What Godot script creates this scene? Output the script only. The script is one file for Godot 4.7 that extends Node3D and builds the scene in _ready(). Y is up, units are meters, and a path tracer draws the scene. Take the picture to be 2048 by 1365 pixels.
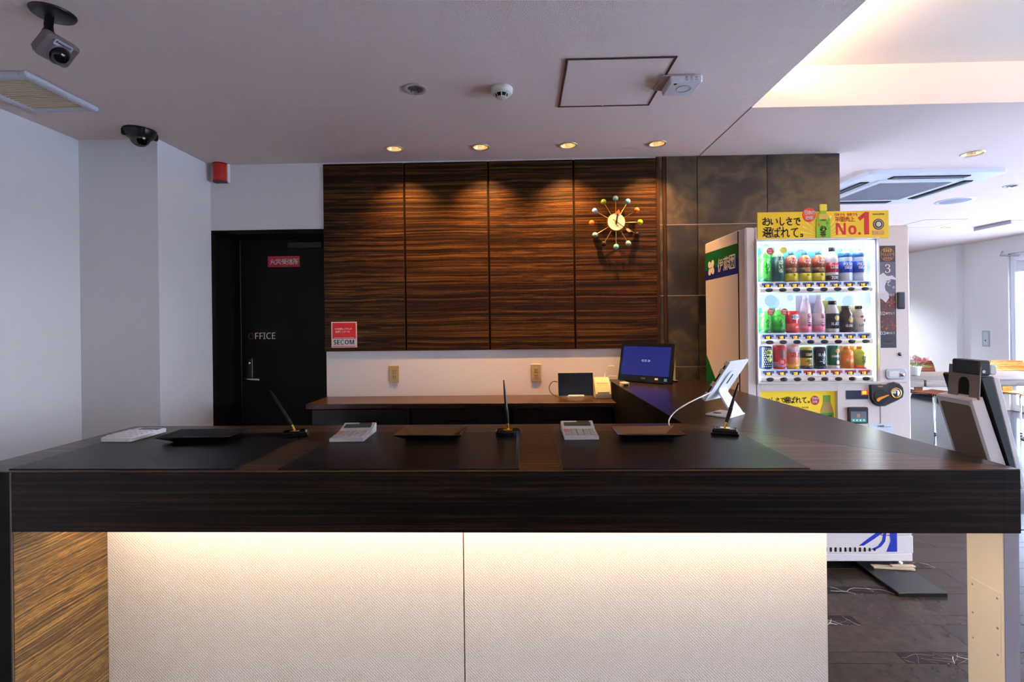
extends Node3D

# ---------------------------------------------------------------- stroke lettering (grid 0-9, y down)
const GLYPH := {
	"お": "0252 3038180715548495977959 7193", "い": "12162837 829496", "し": "3037496987", "さ": "1382 4075 754526385989",
	"で": "1281 7144476989 7485 8394", "選": "1122 042417 082749 99 305052323353 609092727393 3595 5456 7476 3696 5748 7798 4999",
	"ば": "110419 3383 61685939375789 8081 9091", "れ": "2029 033307 346273788998", "て": "1281 7144476989", "。": "17373919 17",
	"日": "2080892920 2484", "本": "0292 4049 4207 4297 2777", "茶": "0191 3032 6062 4205 5295 2585 5459 3628 7688",
	"も": "2272 1464 404759798785", "世": "0393 212999 5056 717656", "界": "1080841410 1282 4044 4407 5497 363829 6669",
	"年": "2003 2181 2484 2426 0696 5159", "間": "00404303 0009 509099 505393 3565693935 3767", "売": "1181 4043 2373 05049495 353709 65689997",
	"上": "4049 4484 0999", "伊": "2005 1319 41818545 3393 515639", "藤": "0191 3032 6062 131709 133339 1535 1737 5354 8374 4494 4696 636648 7698 6769",
	"園": "0090990900 2272 4143 2373 3464663634 4628 5678", "火": "40444409 4499 1225 8275", "災": "200224 503254 806284 4509 4599 1627 8677",
	"受": "8011 1223 4253 8273 05049495 267629 3699", "信": "2005 1319 6071 3292 4383 4585 4686894946", "所": "0040 12424515 121609 90515649 5494 7479",
	"た": "0262 3019 5585 485999", "き": "1271 1483 4066 273979", "挽": "0232 202918 0635 5042 5181 4292954542 6549 757999", "淹": "0112 0415 0926 3191 6034 6194 4484874744 4585 636999 98",
	"を": "1282 401646 6456 84453749 89", "シ": "0112 0415 096694", "ス": "1181 815509 5599", "テ": "1181 0393 536539", "ム": "400898 7599",
	"非": "3039 0232 0535 0837 6069 6292 6595 6898", "常": "2132 5052 8172 03029293 3565673735 1787 1819 8789 5059", "通": "1122 042417 082749 4999 4080 7142 434793 4383 8387 4747 6247 4585", "報": "0141 2024 0343 0646 0949 2629 50 5059 5080 8084 5585 8559 6599",
	"設": "0131 0232 0434 0636390906 4043 4070 7074 8474 4686 8649 5699", "置": "0090920200 3032 6062 0393 4054 2525 2474 7428 2878 2626 7676 0499 0909", "あ": "1272 3038 642718071645648587 69", "り": "2025 708579 48", "ま": "1171 2474 4047381827 4789",
	"む": "0262 3037171535 37498986 8193", "ぎ": "1271 1483 4066 273979 8081 9091", "ー": "4148", "か": "0262 315929 2008 7193",
	"A": "0920 2049 1636", "B": "00093948463505 3543413000", "C": "4130100108193948", "D": "00092947422000", "E": "40000949 0535", "F": "400009 0535", "H": "0009 4049 0545", "の": "513817052251839669", "濃": "0112 0415 0926 3080843430 5054 6064 3595 3539 4787 5969 6998", "G": "41301001081939484525", "I": "2029", "J": "40483908", "K": "0009 4004 0449", "L": "000949",
	"M": "0900254049", "N": "09004940", "O": "103041483919080110", "P": "0009 003041443505", "R": "0009 003041443505 2549", "S": "413010010314354648391908", "T": "0040 2029", "U": "000819394840", "V": "002940", "W": "0019253940", "X": "0049 0940", "Y": "002440 2429", "Z": "00400949",
	"a": "043445491908071646", "e": "064645341405081949", "v": "142944", "i": "2429 2122", "n": "0409 0614344549", "-": "0545", ".": "1919", "'": "2022",
	"0": "103041483919080110", "1": "1120 2029", "2": "01103041430949", "3": "00402445483909", "4": "39300646", "5": "4000043445483909", "6": "40110408193948463505", "7": "004019", "8": "103041433414030110 1405081939484534", "9": "44140301103041483919",
}
var C := 2.455           # ceiling height
var T := 0.95            # counter top height
var mats := {}
var texs := {}
var taken := {}


func _ready() -> void:
	# ------------------------------------------------------------ camera, sky, exposure
	var cam := Camera3D.new()
	cam.name = "camera"
	cam.near = 0.05
	cam.far = 100.0
	var f := 985.0
	cam.set_frustum(1365.0 / f * 0.05, Vector2(0, (643.0 - 682.5) / f * 0.05), 0.05, 100.0)
	cam.position = Vector3(0, 1.35, 0)
	cam.rotation = Vector3(0, atan(21.0 / f), -0.012)
	add_child(cam)
	var we := WorldEnvironment.new()
	we.name = "world_environment"
	var e := Environment.new()
	e.background_mode = Environment.BG_SKY
	var sm := ProceduralSkyMaterial.new()
	sm.sky_top_color = Color(0.72, 0.82, 1.0)
	sm.sky_horizon_color = Color(0.87, 0.92, 1.0)
	sm.ground_horizon_color = Color(0.70, 0.78, 0.88)
	sm.ground_bottom_color = Color(0.55, 0.6, 0.66)
	sm.sky_energy_multiplier = 4.8
	sm.ground_energy_multiplier = 2.6
	var sk := Sky.new()
	sk.sky_material = sm
	e.sky = sk
	e.tonemap_mode = Environment.TONE_MAPPER_LINEAR
	e.tonemap_exposure = 1.27
	e.sdfgi_enabled = true
	e.ssao_enabled = true
	e.ssil_enabled = true
	we.environment = e
	add_child(we)
	make_materials()
	shell()
	back_wall()
	ceiling_things()
	counter()
	counter_things()
	machine()
	drinks()
	kiosk()
	dining()


# ================================================================= helpers
func numbered(n: String) -> String:
	if not taken.has(n):
		taken[n] = 0
		return n
	taken[n] += 1
	return "%s_%03d" % [n, taken[n]]


func thing(called: String, label: String, category: String, at := Vector3.ZERO, turn := 0.0, group := "") -> Node3D:
	var o := Node3D.new()
	o.name = numbered(called)
	add_child(o, true)
	o.position = at
	o.rotation.y = turn
	meta(o, label, category, group)
	return o


func meta(o: Node, label: String, category: String, group := "") -> void:
	o.set_meta("label", label)
	if category != "":
		o.set_meta("category", category)
	if group != "":
		o.set_meta("group", group)


func S() -> SurfaceTool:
	var st := SurfaceTool.new()
	st.begin(Mesh.PRIMITIVE_TRIANGLES)
	st.set_smooth_group(-1)
	return st


func obj(called: String, st: SurfaceTool, m: Material, parent: Node = self, label := "") -> MeshInstance3D:
	st.generate_normals()
	var o := MeshInstance3D.new()
	o.name = numbered(called) if parent == self else called
	o.mesh = st.commit()
	o.material_override = m
	parent.add_child(o, true)
	if label != "":
		o.set_meta("label", label)
	return o


func struct(called: String, st: SurfaceTool, m: Material, label := "", category := "") -> MeshInstance3D:
	var o := obj(called, st, m)
	o.set_meta("kind", "structure")
	if label != "":
		meta(o, label, category)
	return o


func tri(st: SurfaceTool, a: Vector3, b: Vector3, c: Vector3) -> void:   # a, b, c counter-clockwise seen from outside
	st.add_vertex(a)
	st.add_vertex(c)
	st.add_vertex(b)


func quad(st: SurfaceTool, a: Vector3, b: Vector3, c: Vector3, d: Vector3) -> void:
	tri(st, a, b, c)
	tri(st, a, c, d)


func face_out(st: SurfaceTool, p: Array, out: Vector3) -> void:
	var n: Vector3 = (p[1] - p[0]).cross(p[2] - p[0])
	if n.dot(out) < 0:
		p.reverse()
	for i in range(1, p.size() - 1):
		tri(st, p[0], p[i], p[i + 1])


func bx(st: SurfaceTool, c: Vector3, s: Vector3, b := 0.0, x := Transform3D()) -> void:
	var h := s / 2.0
	b = minf(b, minf(h.x, minf(h.y, h.z)) * 0.9)
	for i in 3:
		var j := (i + 1) % 3
		var k := (i + 2) % 3
		for s1 in [-1.0, 1.0]:
			var p := []
			for q in [[-1, -1], [1, -1], [1, 1], [-1, 1]]:
				var v := Vector3()
				v[i] = s1 * h[i]
				v[j] = q[0] * (h[j] - b)
				v[k] = q[1] * (h[k] - b)
				p.append(x * (c + v))
			var o := Vector3()
			o[i] = s1
			face_out(st, p, x.basis * o)
			if b > 0.0:
				for s2 in [-1.0, 1.0]:
					var e := []
					for q in [-1.0, 1.0]:
						var v := Vector3()
						v[i] = s1 * h[i]
						v[j] = s2 * (h[j] - b)
						v[k] = q * (h[k] - b)
						e.append(x * (c + v))
					for q in [1.0, -1.0]:
						var v := Vector3()
						v[i] = s1 * (h[i] - b)
						v[j] = s2 * h[j]
						v[k] = q * (h[k] - b)
						e.append(x * (c + v))
					var o2 := Vector3()
					o2[i] = s1
					o2[j] = s2
					face_out(st, e, x.basis * o2)
	if b > 0.0:
		for sx in [-1.0, 1.0]:
			for sy in [-1.0, 1.0]:
				for sz in [-1.0, 1.0]:
					var d := Vector3(sx, sy, sz)
					var p := []
					for i in 3:
						var v: Vector3 = d * (h - Vector3(b, b, b))
						v[i] = d[i] * h[i]
						p.append(x * (c + v))
					face_out(st, p, x.basis * d)


func box(c: Vector3, s: Vector3, b := 0.0, x := Transform3D()) -> SurfaceTool:
	var st := S()
	bx(st, c, s, b, x)
	return st


func lohi(a: Vector3, b: Vector3, bev := 0.0) -> SurfaceTool:
	return box((a + b) / 2.0, (b - a).abs(), bev)


func ccw(p: PackedVector2Array) -> PackedVector2Array:
	if Geometry2D.is_polygon_clockwise(p) == (area2(p) > 0):
		pass
	if area2(p) < 0:
		p.reverse()
	return p


func area2(p: PackedVector2Array) -> float:
	var a := 0.0
	for i in p.size():
		a += p[i].cross(p[(i + 1) % p.size()])
	return a


func inset(p: PackedVector2Array, d: float) -> PackedVector2Array:
	var r := PackedVector2Array()
	var n := p.size()
	for i in n:
		var a := (p[i] - p[(i + n - 1) % n]).normalized()
		var b := (p[(i + 1) % n] - p[i]).normalized()
		var na := Vector2(-a.y, a.x)
		var nb := Vector2(-b.y, b.x)
		var m := (na + nb)
		r.append(p[i] + m * d / maxf(0.3, 1.0 + na.dot(nb)))
	return r


# a polygon in x, y pushed along z from z0 to z1 (z1 is the front), its front edge chamfered by bev
func ext(st: SurfaceTool, poly: PackedVector2Array, z0: float, z1: float, x := Transform3D(), bev := 0.0) -> void:
	var p := ccw(poly.duplicate())
	var top := inset(p, bev) if bev > 0.0 else p
	var zf := z1 - bev
	var n := p.size()
	var idx := Geometry2D.triangulate_polygon(p)
	for i in range(0, idx.size(), 3):
		face_out(st, [x * v3(p[idx[i]], z0), x * v3(p[idx[i + 1]], z0), x * v3(p[idx[i + 2]], z0)], x.basis * Vector3(0, 0, -1))
		face_out(st, [x * v3(top[idx[i]], z1), x * v3(top[idx[i + 1]], z1), x * v3(top[idx[i + 2]], z1)], x.basis * Vector3(0, 0, 1))
	for i in n:
		var j := (i + 1) % n
		var o := p[j] - p[i]
		var out := x.basis * Vector3(o.y, -o.x, 0)
		face_out(st, [x * v3(p[i], z0), x * v3(p[j], z0), x * v3(p[j], zf), x * v3(p[i], zf)], out)
		if bev > 0.0:
			face_out(st, [x * v3(p[i], zf), x * v3(p[j], zf), x * v3(top[j], z1), x * v3(top[i], z1)], out)


func v3(p: Vector2, z: float) -> Vector3:
	return Vector3(p.x, p.y, z)


# a polygon of x, z on the ground pushed up from y0 to y1
func slab(st: SurfaceTool, poly: Array, y0: float, y1: float, bev := 0.0) -> void:
	var p := PackedVector2Array()
	for v in poly:
		p.append(Vector2(v[0], -v[1]))
	ext(st, p, y0, y1, Transform3D(Basis(Vector3(1, 0, 0), Vector3(0, 0, -1), Vector3(0, 1, 0)), Vector3.ZERO), bev)


func pslab(poly: Array, y0: float, y1: float, bev := 0.0) -> SurfaceTool:
	var st := S()
	slab(st, poly, y0, y1, bev)
	return st


func rrect(w: float, h: float, r: float, n := 4, c := Vector2.ZERO) -> PackedVector2Array:
	var p := PackedVector2Array()
	for k in 4:
		var o: Vector2 = Vector2(w / 2 - r, h / 2 - r) * [Vector2(1, 1), Vector2(-1, 1), Vector2(-1, -1), Vector2(1, -1)][k]
		for i in n + 1:
			var a := PI / 2 * (k + float(i) / n)
			p.append(c + o + Vector2(cos(a), sin(a)) * r)
	return p


func disc(rx: float, ry: float, n := 24, c := Vector2.ZERO) -> PackedVector2Array:
	var p := PackedVector2Array()
	for i in n:
		p.append(c + Vector2(cos(TAU * i / n) * rx, sin(TAU * i / n) * ry))
	return p


# profile of (radius, height) from bottom to top, turned round y
func lathe(st: SurfaceTool, prof: Array, n := 24, x := Transform3D(), smooth := true, sx := 1.0, sz := 1.0) -> void:
	if smooth:
		st.set_smooth_group(0)
	for k in prof.size() - 1:
		for i in n:
			var a := TAU * i / n
			var b := TAU * (i + 1) / n
			var p0: Vector2 = prof[k]
			var p1: Vector2 = prof[k + 1]
			var q := [Vector3(sin(a) * p0.x * sx, p0.y, cos(a) * p0.x * sz), Vector3(sin(b) * p0.x * sx, p0.y, cos(b) * p0.x * sz), Vector3(sin(b) * p1.x * sx, p1.y, cos(b) * p1.x * sz), Vector3(sin(a) * p1.x * sx, p1.y, cos(a) * p1.x * sz)]
			if p0.x > 1e-6:
				tri(st, x * q[0], x * q[1], x * q[2])
			if p1.x > 1e-6:
				tri(st, x * q[0], x * q[2], x * q[3])
	st.set_smooth_group(-1)


func lat(prof: Array, n := 24, x := Transform3D(), smooth := true) -> SurfaceTool:
	var st := S()
	lathe(st, prof, n, x, smooth)
	return st


func ball(st: SurfaceTool, c: Vector3, r: float, n := 16, sy := 1.0) -> void:
	var p := []
	for i in n / 2 + 1:
		var a := -PI / 2 + PI * i / (n / 2)
		p.append(Vector2(maxf(0.0, cos(a) * r), sin(a) * r * sy))
	p[0].x = 0.0
	p[-1].x = 0.0
	lathe(st, p, n, Transform3D(Basis(), c))


func tube(st: SurfaceTool, pts: Array, r: float, n := 8, r1 := -1.0) -> void:
	if r1 < 0:
		r1 = r
	st.set_smooth_group(0)
	var rings := []
	var side := Vector3.ZERO
	for i in pts.size():
		var d: Vector3 = (pts[mini(i + 1, pts.size() - 1)] - pts[maxi(i - 1, 0)]).normalized()
		if side == Vector3.ZERO:
			side = d.cross(Vector3.UP if absf(d.y) < 0.9 else Vector3.RIGHT).normalized()
		side = (side - d * side.dot(d)).normalized()
		var up := side.cross(d)
		var ring := []
		var rr := lerpf(r, r1, float(i) / (pts.size() - 1))
		for k in n:
			var a := TAU * k / n
			ring.append(pts[i] + (side * cos(a) + up * sin(a)) * rr)
		rings.append(ring)
	for i in pts.size() - 1:
		for k in n:
			var m := (k + 1) % n
			face_out(st, [rings[i][k], rings[i][m], rings[i + 1][m], rings[i + 1][k]], rings[i][k] + rings[i][m] - pts[i] * 2.0)
	for end in [0, pts.size() - 1]:
		st.set_smooth_group(-1)
		for k in range(1, n - 1):
			var dd: Vector3 = pts[end] - pts[1 if end == 0 else pts.size() - 2]
			face_out(st, [rings[end][0], rings[end][k], rings[end][k + 1]], dd)


func curve(ps: Array, n := 6) -> Array:      # a smooth line through the points
	var out := []
	for i in ps.size() - 1:
		var a: Vector3 = ps[maxi(i - 1, 0)]
		var d: Vector3 = ps[mini(i + 2, ps.size() - 1)]
		for k in n:
			out.append((ps[i] as Vector3).cubic_interpolate(ps[i + 1], a, d, float(k) / n))
	out.append(ps[-1])
	return out


# lettering of thin strokes; right, up: the plane it is written on; bend: radius of the cylinder it lies on
func letters(st: SurfaceTool, text: String, at: Vector3, size: float, weight: float, x := Basis(), vertical := false, bend := 0.0, wide := 1.0, lean := 0.0) -> void:
	var pen := Vector2.ZERO
	for ch in text:
		var latin := ch.unicode_at(0) < 256
		if GLYPH.has(ch):
			for stroke in (GLYPH[ch] as String).split(" ", false):
				var ps: Array[Vector2] = []
				for i in range(0, stroke.length() - 1, 2):
					var g := Vector2(stroke[i].to_int(), 9 - stroke[i + 1].to_int()) * size / 9.0
					g.x = g.x * wide + g.y * lean
					ps.append(pen + g)
				for i in ps.size() - 1:
					ribbon(st, ps[i], ps[i + 1], weight / 2, at, x, bend)
		if vertical:
			pen.y -= size * 1.15
		else:
			pen.x += (size * (0.68 if latin else 1.15)) * wide if ch != " " else size * 0.45 * wide


func ribbon(st: SurfaceTool, a: Vector2, b: Vector2, w: float, at: Vector3, x: Basis, bend: float) -> void:
	var d := (b - a)
	if d.length() < 1e-6:
		d = Vector2(w, 0)
	d = d.normalized() * w
	var n := Vector2(-d.y, d.x)
	var q := []
	for p in [a - d - n, b + d - n, b + d + n, a - d + n]:
		q.append(at + x * (v3(p, 0) if bend == 0.0 else Vector3(sin(p.x / bend) * bend, p.y, (cos(p.x / bend) - 1.0) * bend)))
	face_out(st, q, x.z)


func text_width(text: String, size: float, wide := 1.0) -> float:
	var w := 0.0
	for ch in text:
		w += (size * (0.68 if ch.unicode_at(0) < 256 else 1.15) * wide) if ch != " " else size * 0.45 * wide
	return w - size * 0.2


func print_text(called: String, s: String, h: float, m: Material, parent: Node, at: Vector3, x := Basis(), bold := true, serif := false) -> MeshInstance3D:
	var t := TextMesh.new()
	var fnt := SystemFont.new()
	fnt.font_names = PackedStringArray(["Droid Serif" if serif else "Droid Sans"])
	fnt.font_weight = 700 if bold else 400
	t.font = fnt
	t.text = s
	t.font_size = 48
	t.pixel_size = h / 34.5
	t.depth = 0.0008
	t.curve_step = 1.5
	var o := MeshInstance3D.new()
	o.name = called
	o.mesh = t
	o.material_override = m
	o.transform = Transform3D(x, at)
	parent.add_child(o, true)
	return o


# ================================================================= materials
func M(n: String, c: Color, rough := 0.5, metal := 0.0, spec := 0.5) -> StandardMaterial3D:
	if not mats.has(n):
		var m := StandardMaterial3D.new()
		m.resource_name = n
		m.albedo_color = c
		m.roughness = rough
		m.metallic = metal
		m.metallic_specular = spec
		mats[n] = m
	return mats[n]


func glow(n: String, c: Color, energy: float) -> StandardMaterial3D:
	var m := M(n, c, 0.6)
	m.emission_enabled = true
	m.emission = c
	m.emission_energy_multiplier = energy
	return m


func screen_mat(n: String, c: Color, energy: float) -> StandardMaterial3D:
	var m := M(n, Color.html("060608"), 0.2)
	m.emission_enabled = true
	m.emission = c
	m.emission_energy_multiplier = energy
	return m


func hexm(h: String, rough := 0.5, metal := 0.0) -> StandardMaterial3D:
	return M("paint_" + h + "_%.2f_%.2f" % [rough, metal], Color.html(h), rough, metal)


func wood_image(w: int, h: int, sd: int, dark: Color, mid: Color, pale: Color, lines: float, turn := false, wavy := 0.006) -> ImageTexture:
	var na := FastNoiseLite.new()
	na.seed = sd
	na.noise_type = FastNoiseLite.TYPE_SIMPLEX
	na.frequency = 1.0
	na.fractal_octaves = 3
	var nb := FastNoiseLite.new()
	nb.seed = sd + 7
	nb.frequency = 1.0
	nb.fractal_octaves = 2
	var im := Image.create(h if turn else w, w if turn else h, false, Image.FORMAT_RGB8)
	for x in w:
		var u := float(x) / w
		var cu := cos(u * TAU)
		var su := sin(u * TAU)
		for y in h:
			var v := float(y) / h
			var wav := nb.get_noise_3d(cu * 0.5, su * 0.5, v * 5.0) * wavy
			var vv := (v + wav) * TAU
			var g := na.get_noise_3d(cos(vv) * lines, sin(vv) * lines, cu * 0.25 + nb.get_noise_2d(su * 1.5, v * 30.0) * 0.3)
			var fine := na.get_noise_3d(cos(vv) * lines * 4.0, sin(vv) * lines * 4.0, su * 1.1 + 9.0)
			var fib := nb.get_noise_3d(cu * 14.0, su * 14.0, v * 260.0)
			var t := clampf(0.48 + g * 0.75 + fine * 0.5 + fib * 0.16, 0.0, 1.0)
			var c := dark.lerp(mid, minf(t * 2.0, 1.0)) if t < 0.5 else mid.lerp(pale, t * 2.0 - 1.0)
			if turn:
				im.set_pixel(y, x, c)
			else:
				im.set_pixel(x, y, c)
	return ImageTexture.create_from_image(im)


func noise_tex(sd: int, freq: float, oct: int, ramp: Array, size := 512, normal := false, bump := 4.0) -> NoiseTexture2D:
	var n := FastNoiseLite.new()
	n.seed = sd
	n.frequency = freq
	n.fractal_octaves = oct
	var t := NoiseTexture2D.new()
	t.width = size
	t.height = size
	t.seamless = true
	t.noise = n
	if normal:
		t.as_normal_map = true
		t.bump_strength = bump
	if ramp.size():
		var g := Gradient.new()
		var off := PackedFloat32Array()
		var col := PackedColorArray()
		for r in ramp:
			off.append(r[0])
			col.append(r[1])
		g.offsets = off
		g.colors = col
		t.color_ramp = g
	return t


func tripl(m: StandardMaterial3D, t: Texture2D, sx: float, sy: float, sz: float) -> StandardMaterial3D:
	m.albedo_texture = t
	m.uv1_triplanar = true
	m.uv1_world_triplanar = true
	m.uv1_scale = Vector3(sx, sy, sz)
	m.uv1_triplanar_sharpness = 8.0
	return m


func relief(m: StandardMaterial3D, t: Texture2D, cm: float) -> StandardMaterial3D:
	m.heightmap_enabled = true
	m.heightmap_texture = t
	m.heightmap_scale = cm
	return m


func make_materials() -> void:
	var zebra := wood_image(1024, 1024, 3, Color.html("120803"), Color.html("321c0a"), Color.html("634117"), 12.0)
	var ebony := wood_image(1024, 512, 11, Color.html("080504"), Color.html("170e0b"), Color.html("332117"), 7.0)
	var ebony_z := wood_image(1024, 512, 21, Color.html("120a08"), Color.html("241611"), Color.html("38251c"), 5.0, true)
	var tan_wood := wood_image(1024, 512, 31, Color.html("2c1d0e"), Color.html("65481f"), Color.html("977238"), 22.0, false, 0.012)
	tripl(M("panel_wood", Color.WHITE, 0.45, 0.0, 0.28), zebra, 0.42, 0.62, 0.42)
	tripl(M("fascia_wood", Color.WHITE, 0.42, 0.0, 0.25), ebony, 0.37, 1.3, 0.37)
	var ebony_top := wood_image(1024, 512, 13, Color.html("1f1109"), Color.html("4a2e17"), Color.html("866032"), 7.0)
	tripl(M("top_wood", Color.WHITE, 0.3), ebony_top, 0.37, 0.37, 1.3)
	tripl(M("arm_wood", Color.WHITE, 0.3), ebony_z, 1.3, 0.37, 0.37)
	tripl(M("inner_wood", Color.WHITE, 0.5), tan_wood, 1.0, 1.1, 0.6)
	# the inner side's grain runs along z: on the plane across x the texture is looked up with (-z, y)
	var plain := noise_tex(5, 0.02, 4, [[0.0, Color(0.93, 0.93, 0.93)], [1.0, Color(1, 1, 1)]], 256)
	var wall := M("wall_paint", Color.html("e6e3e1"), 0.85)
	var ceil_m := M("ceiling_paper", Color.html("f6ddd2"), 0.9)
	ceil_m.uv1_triplanar = true
	ceil_m.uv1_world_triplanar = true
	ceil_m.uv1_scale = Vector3(9.0, 9.0, 1.8)
	relief(ceil_m, noise_tex(12, 0.09, 2, [], 512), 0.3)
	var lattice := Image.create(32, 32, false, Image.FORMAT_RGB8)
	for x in 32:
		for y in 32:
			var a := absf(sin(PI * (x + y) / 32.0))
			var b := absf(sin(PI * (x - y) / 32.0))
			var v := minf(a, b)
			lattice.set_pixel(x, y, Color(v, v, v))
	var emb := M("embossed_panel", Color.html("e2ded8"), 0.55)
	emb.uv1_triplanar = true
	emb.uv1_world_triplanar = true
	emb.uv1_scale = Vector3(95, 95, 95)
	relief(emb, ImageTexture.create_from_image(lattice), 0.07)
	for k in 3:
		var st := M("stone_%d" % k, Color.WHITE, 0.38)
		tripl(st, noise_tex(40 + k * 9, 0.005, 5, [[0.0, Color.html("120e0b")], [0.4, Color.html("2a241d")], [0.58, Color.html("53492f")], [0.72, Color.html("3a3023")], [1.0, Color.html("6a5c44")]], 512), 0.55 + 0.1 * k, 0.8, 0.6)
		var fl := M("slate_%d" % k, [Color.html("978a7c"), Color.html("8b7f72"), Color.html("a09284")][k], 0.24, 0.0, 0.3)
		tripl(fl, noise_tex(70 + k, 0.03, 5, [[0.0, Color.html("4d4946")], [1.0, Color.html("6a645f")]], 512), 1.2, 1.2, 1.2)
	var far_floor := M("floor_base", Color.html("3c434c"), 0.14, 0.0, 0.28)
	tripl(far_floor, noise_tex(77, 0.03, 4, [[0.0, Color.html("7a7a7a")], [1.0, Color.html("bcbcbc")]], 512), 0.8, 0.8, 0.8)
	# marble with thin white veins
	var mar := Image.create(512, 512, false, Image.FORMAT_RGB8)
	mar.fill(Color.html("1c1615"))
	var rng := RandomNumberGenerator.new()
	rng.seed = 5
	for v in 44:
		var p := Vector2(rng.randf() * 512, rng.randf() * 512)
		var d := Vector2(1, rng.randf_range(0.15, 0.6)).normalized()
		var c := Color.html("e9ddd0") if v % 3 == 0 else Color.html("a07c5c")
		for s in int(rng.randf_range(80, 330)):
			d = d.rotated(rng.randf_range(-0.09, 0.09))
			p += d
			for o in (4 if v % 3 == 0 else 2):
				mar.set_pixel(posmod(int(p.x), 512), posmod(int(p.y) + o, 512), c)
	tripl(M("marble", Color.WHITE, 0.32, 0.0, 0.22), ImageTexture.create_from_image(mar), 2.6, 2.6, 2.6)
	var lea := M("leather", Color.html("120e10"), 0.3, 0.0, 0.34)
	lea.uv1_triplanar = true
	lea.uv1_scale = Vector3(14, 14, 14)
	relief(lea, noise_tex(90, 0.12, 2, [], 256), 0.03)
	tripl(M("table_wood", Color.WHITE, 0.6, 0.0, 0.12), wood_image(512, 256, 51, Color.html("6a5f57"), Color.html("81766d"), Color.html("91877e"), 5.0), 0.6, 0.6, 1.2)
	var ply := wood_image(512, 256, 61, Color.html("3a1c10"), Color.html("5e321c"), Color.html("7a4828"), 4.0)
	tripl(M("plywood", Color.WHITE, 0.5, 0.0, 0.12), ply, 1.2, 1.8, 1.8)
	tripl(M("plywood_pale", Color.WHITE, 0.5, 0.0, 0.12), wood_image(256, 256, 63, Color.html("8a4a20"), Color.html("b8702f"), Color.html("cf8a44"), 4.0), 1.2, 1.8, 1.8)
	M("black", Color.html("0b0b0c"), 0.4)
	M("black_matt", Color.html("0a0808"), 0.7, 0.0, 0.3)
	M("black_gloss", Color.html("08080a"), 0.08)
	M("chrome", Color.html("d8dade"), 0.12, 1.0)
	M("steel", Color.html("b4b6b8"), 0.3, 1.0)
	M("gold", Color.html("e0b04a"), 0.2, 1.0)
	M("white_plastic", Color.html("f0f0f0"), 0.35)
	M("cream_plastic", Color.html("c9be98"), 0.45)
	M("machine_white", Color.html("e6dcd6"), 0.3)
	var g := M("pane_glass", Color(1, 1, 1, 0.01), 0.02)
	g.transparency = BaseMaterial3D.TRANSPARENCY_ALPHA


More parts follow.
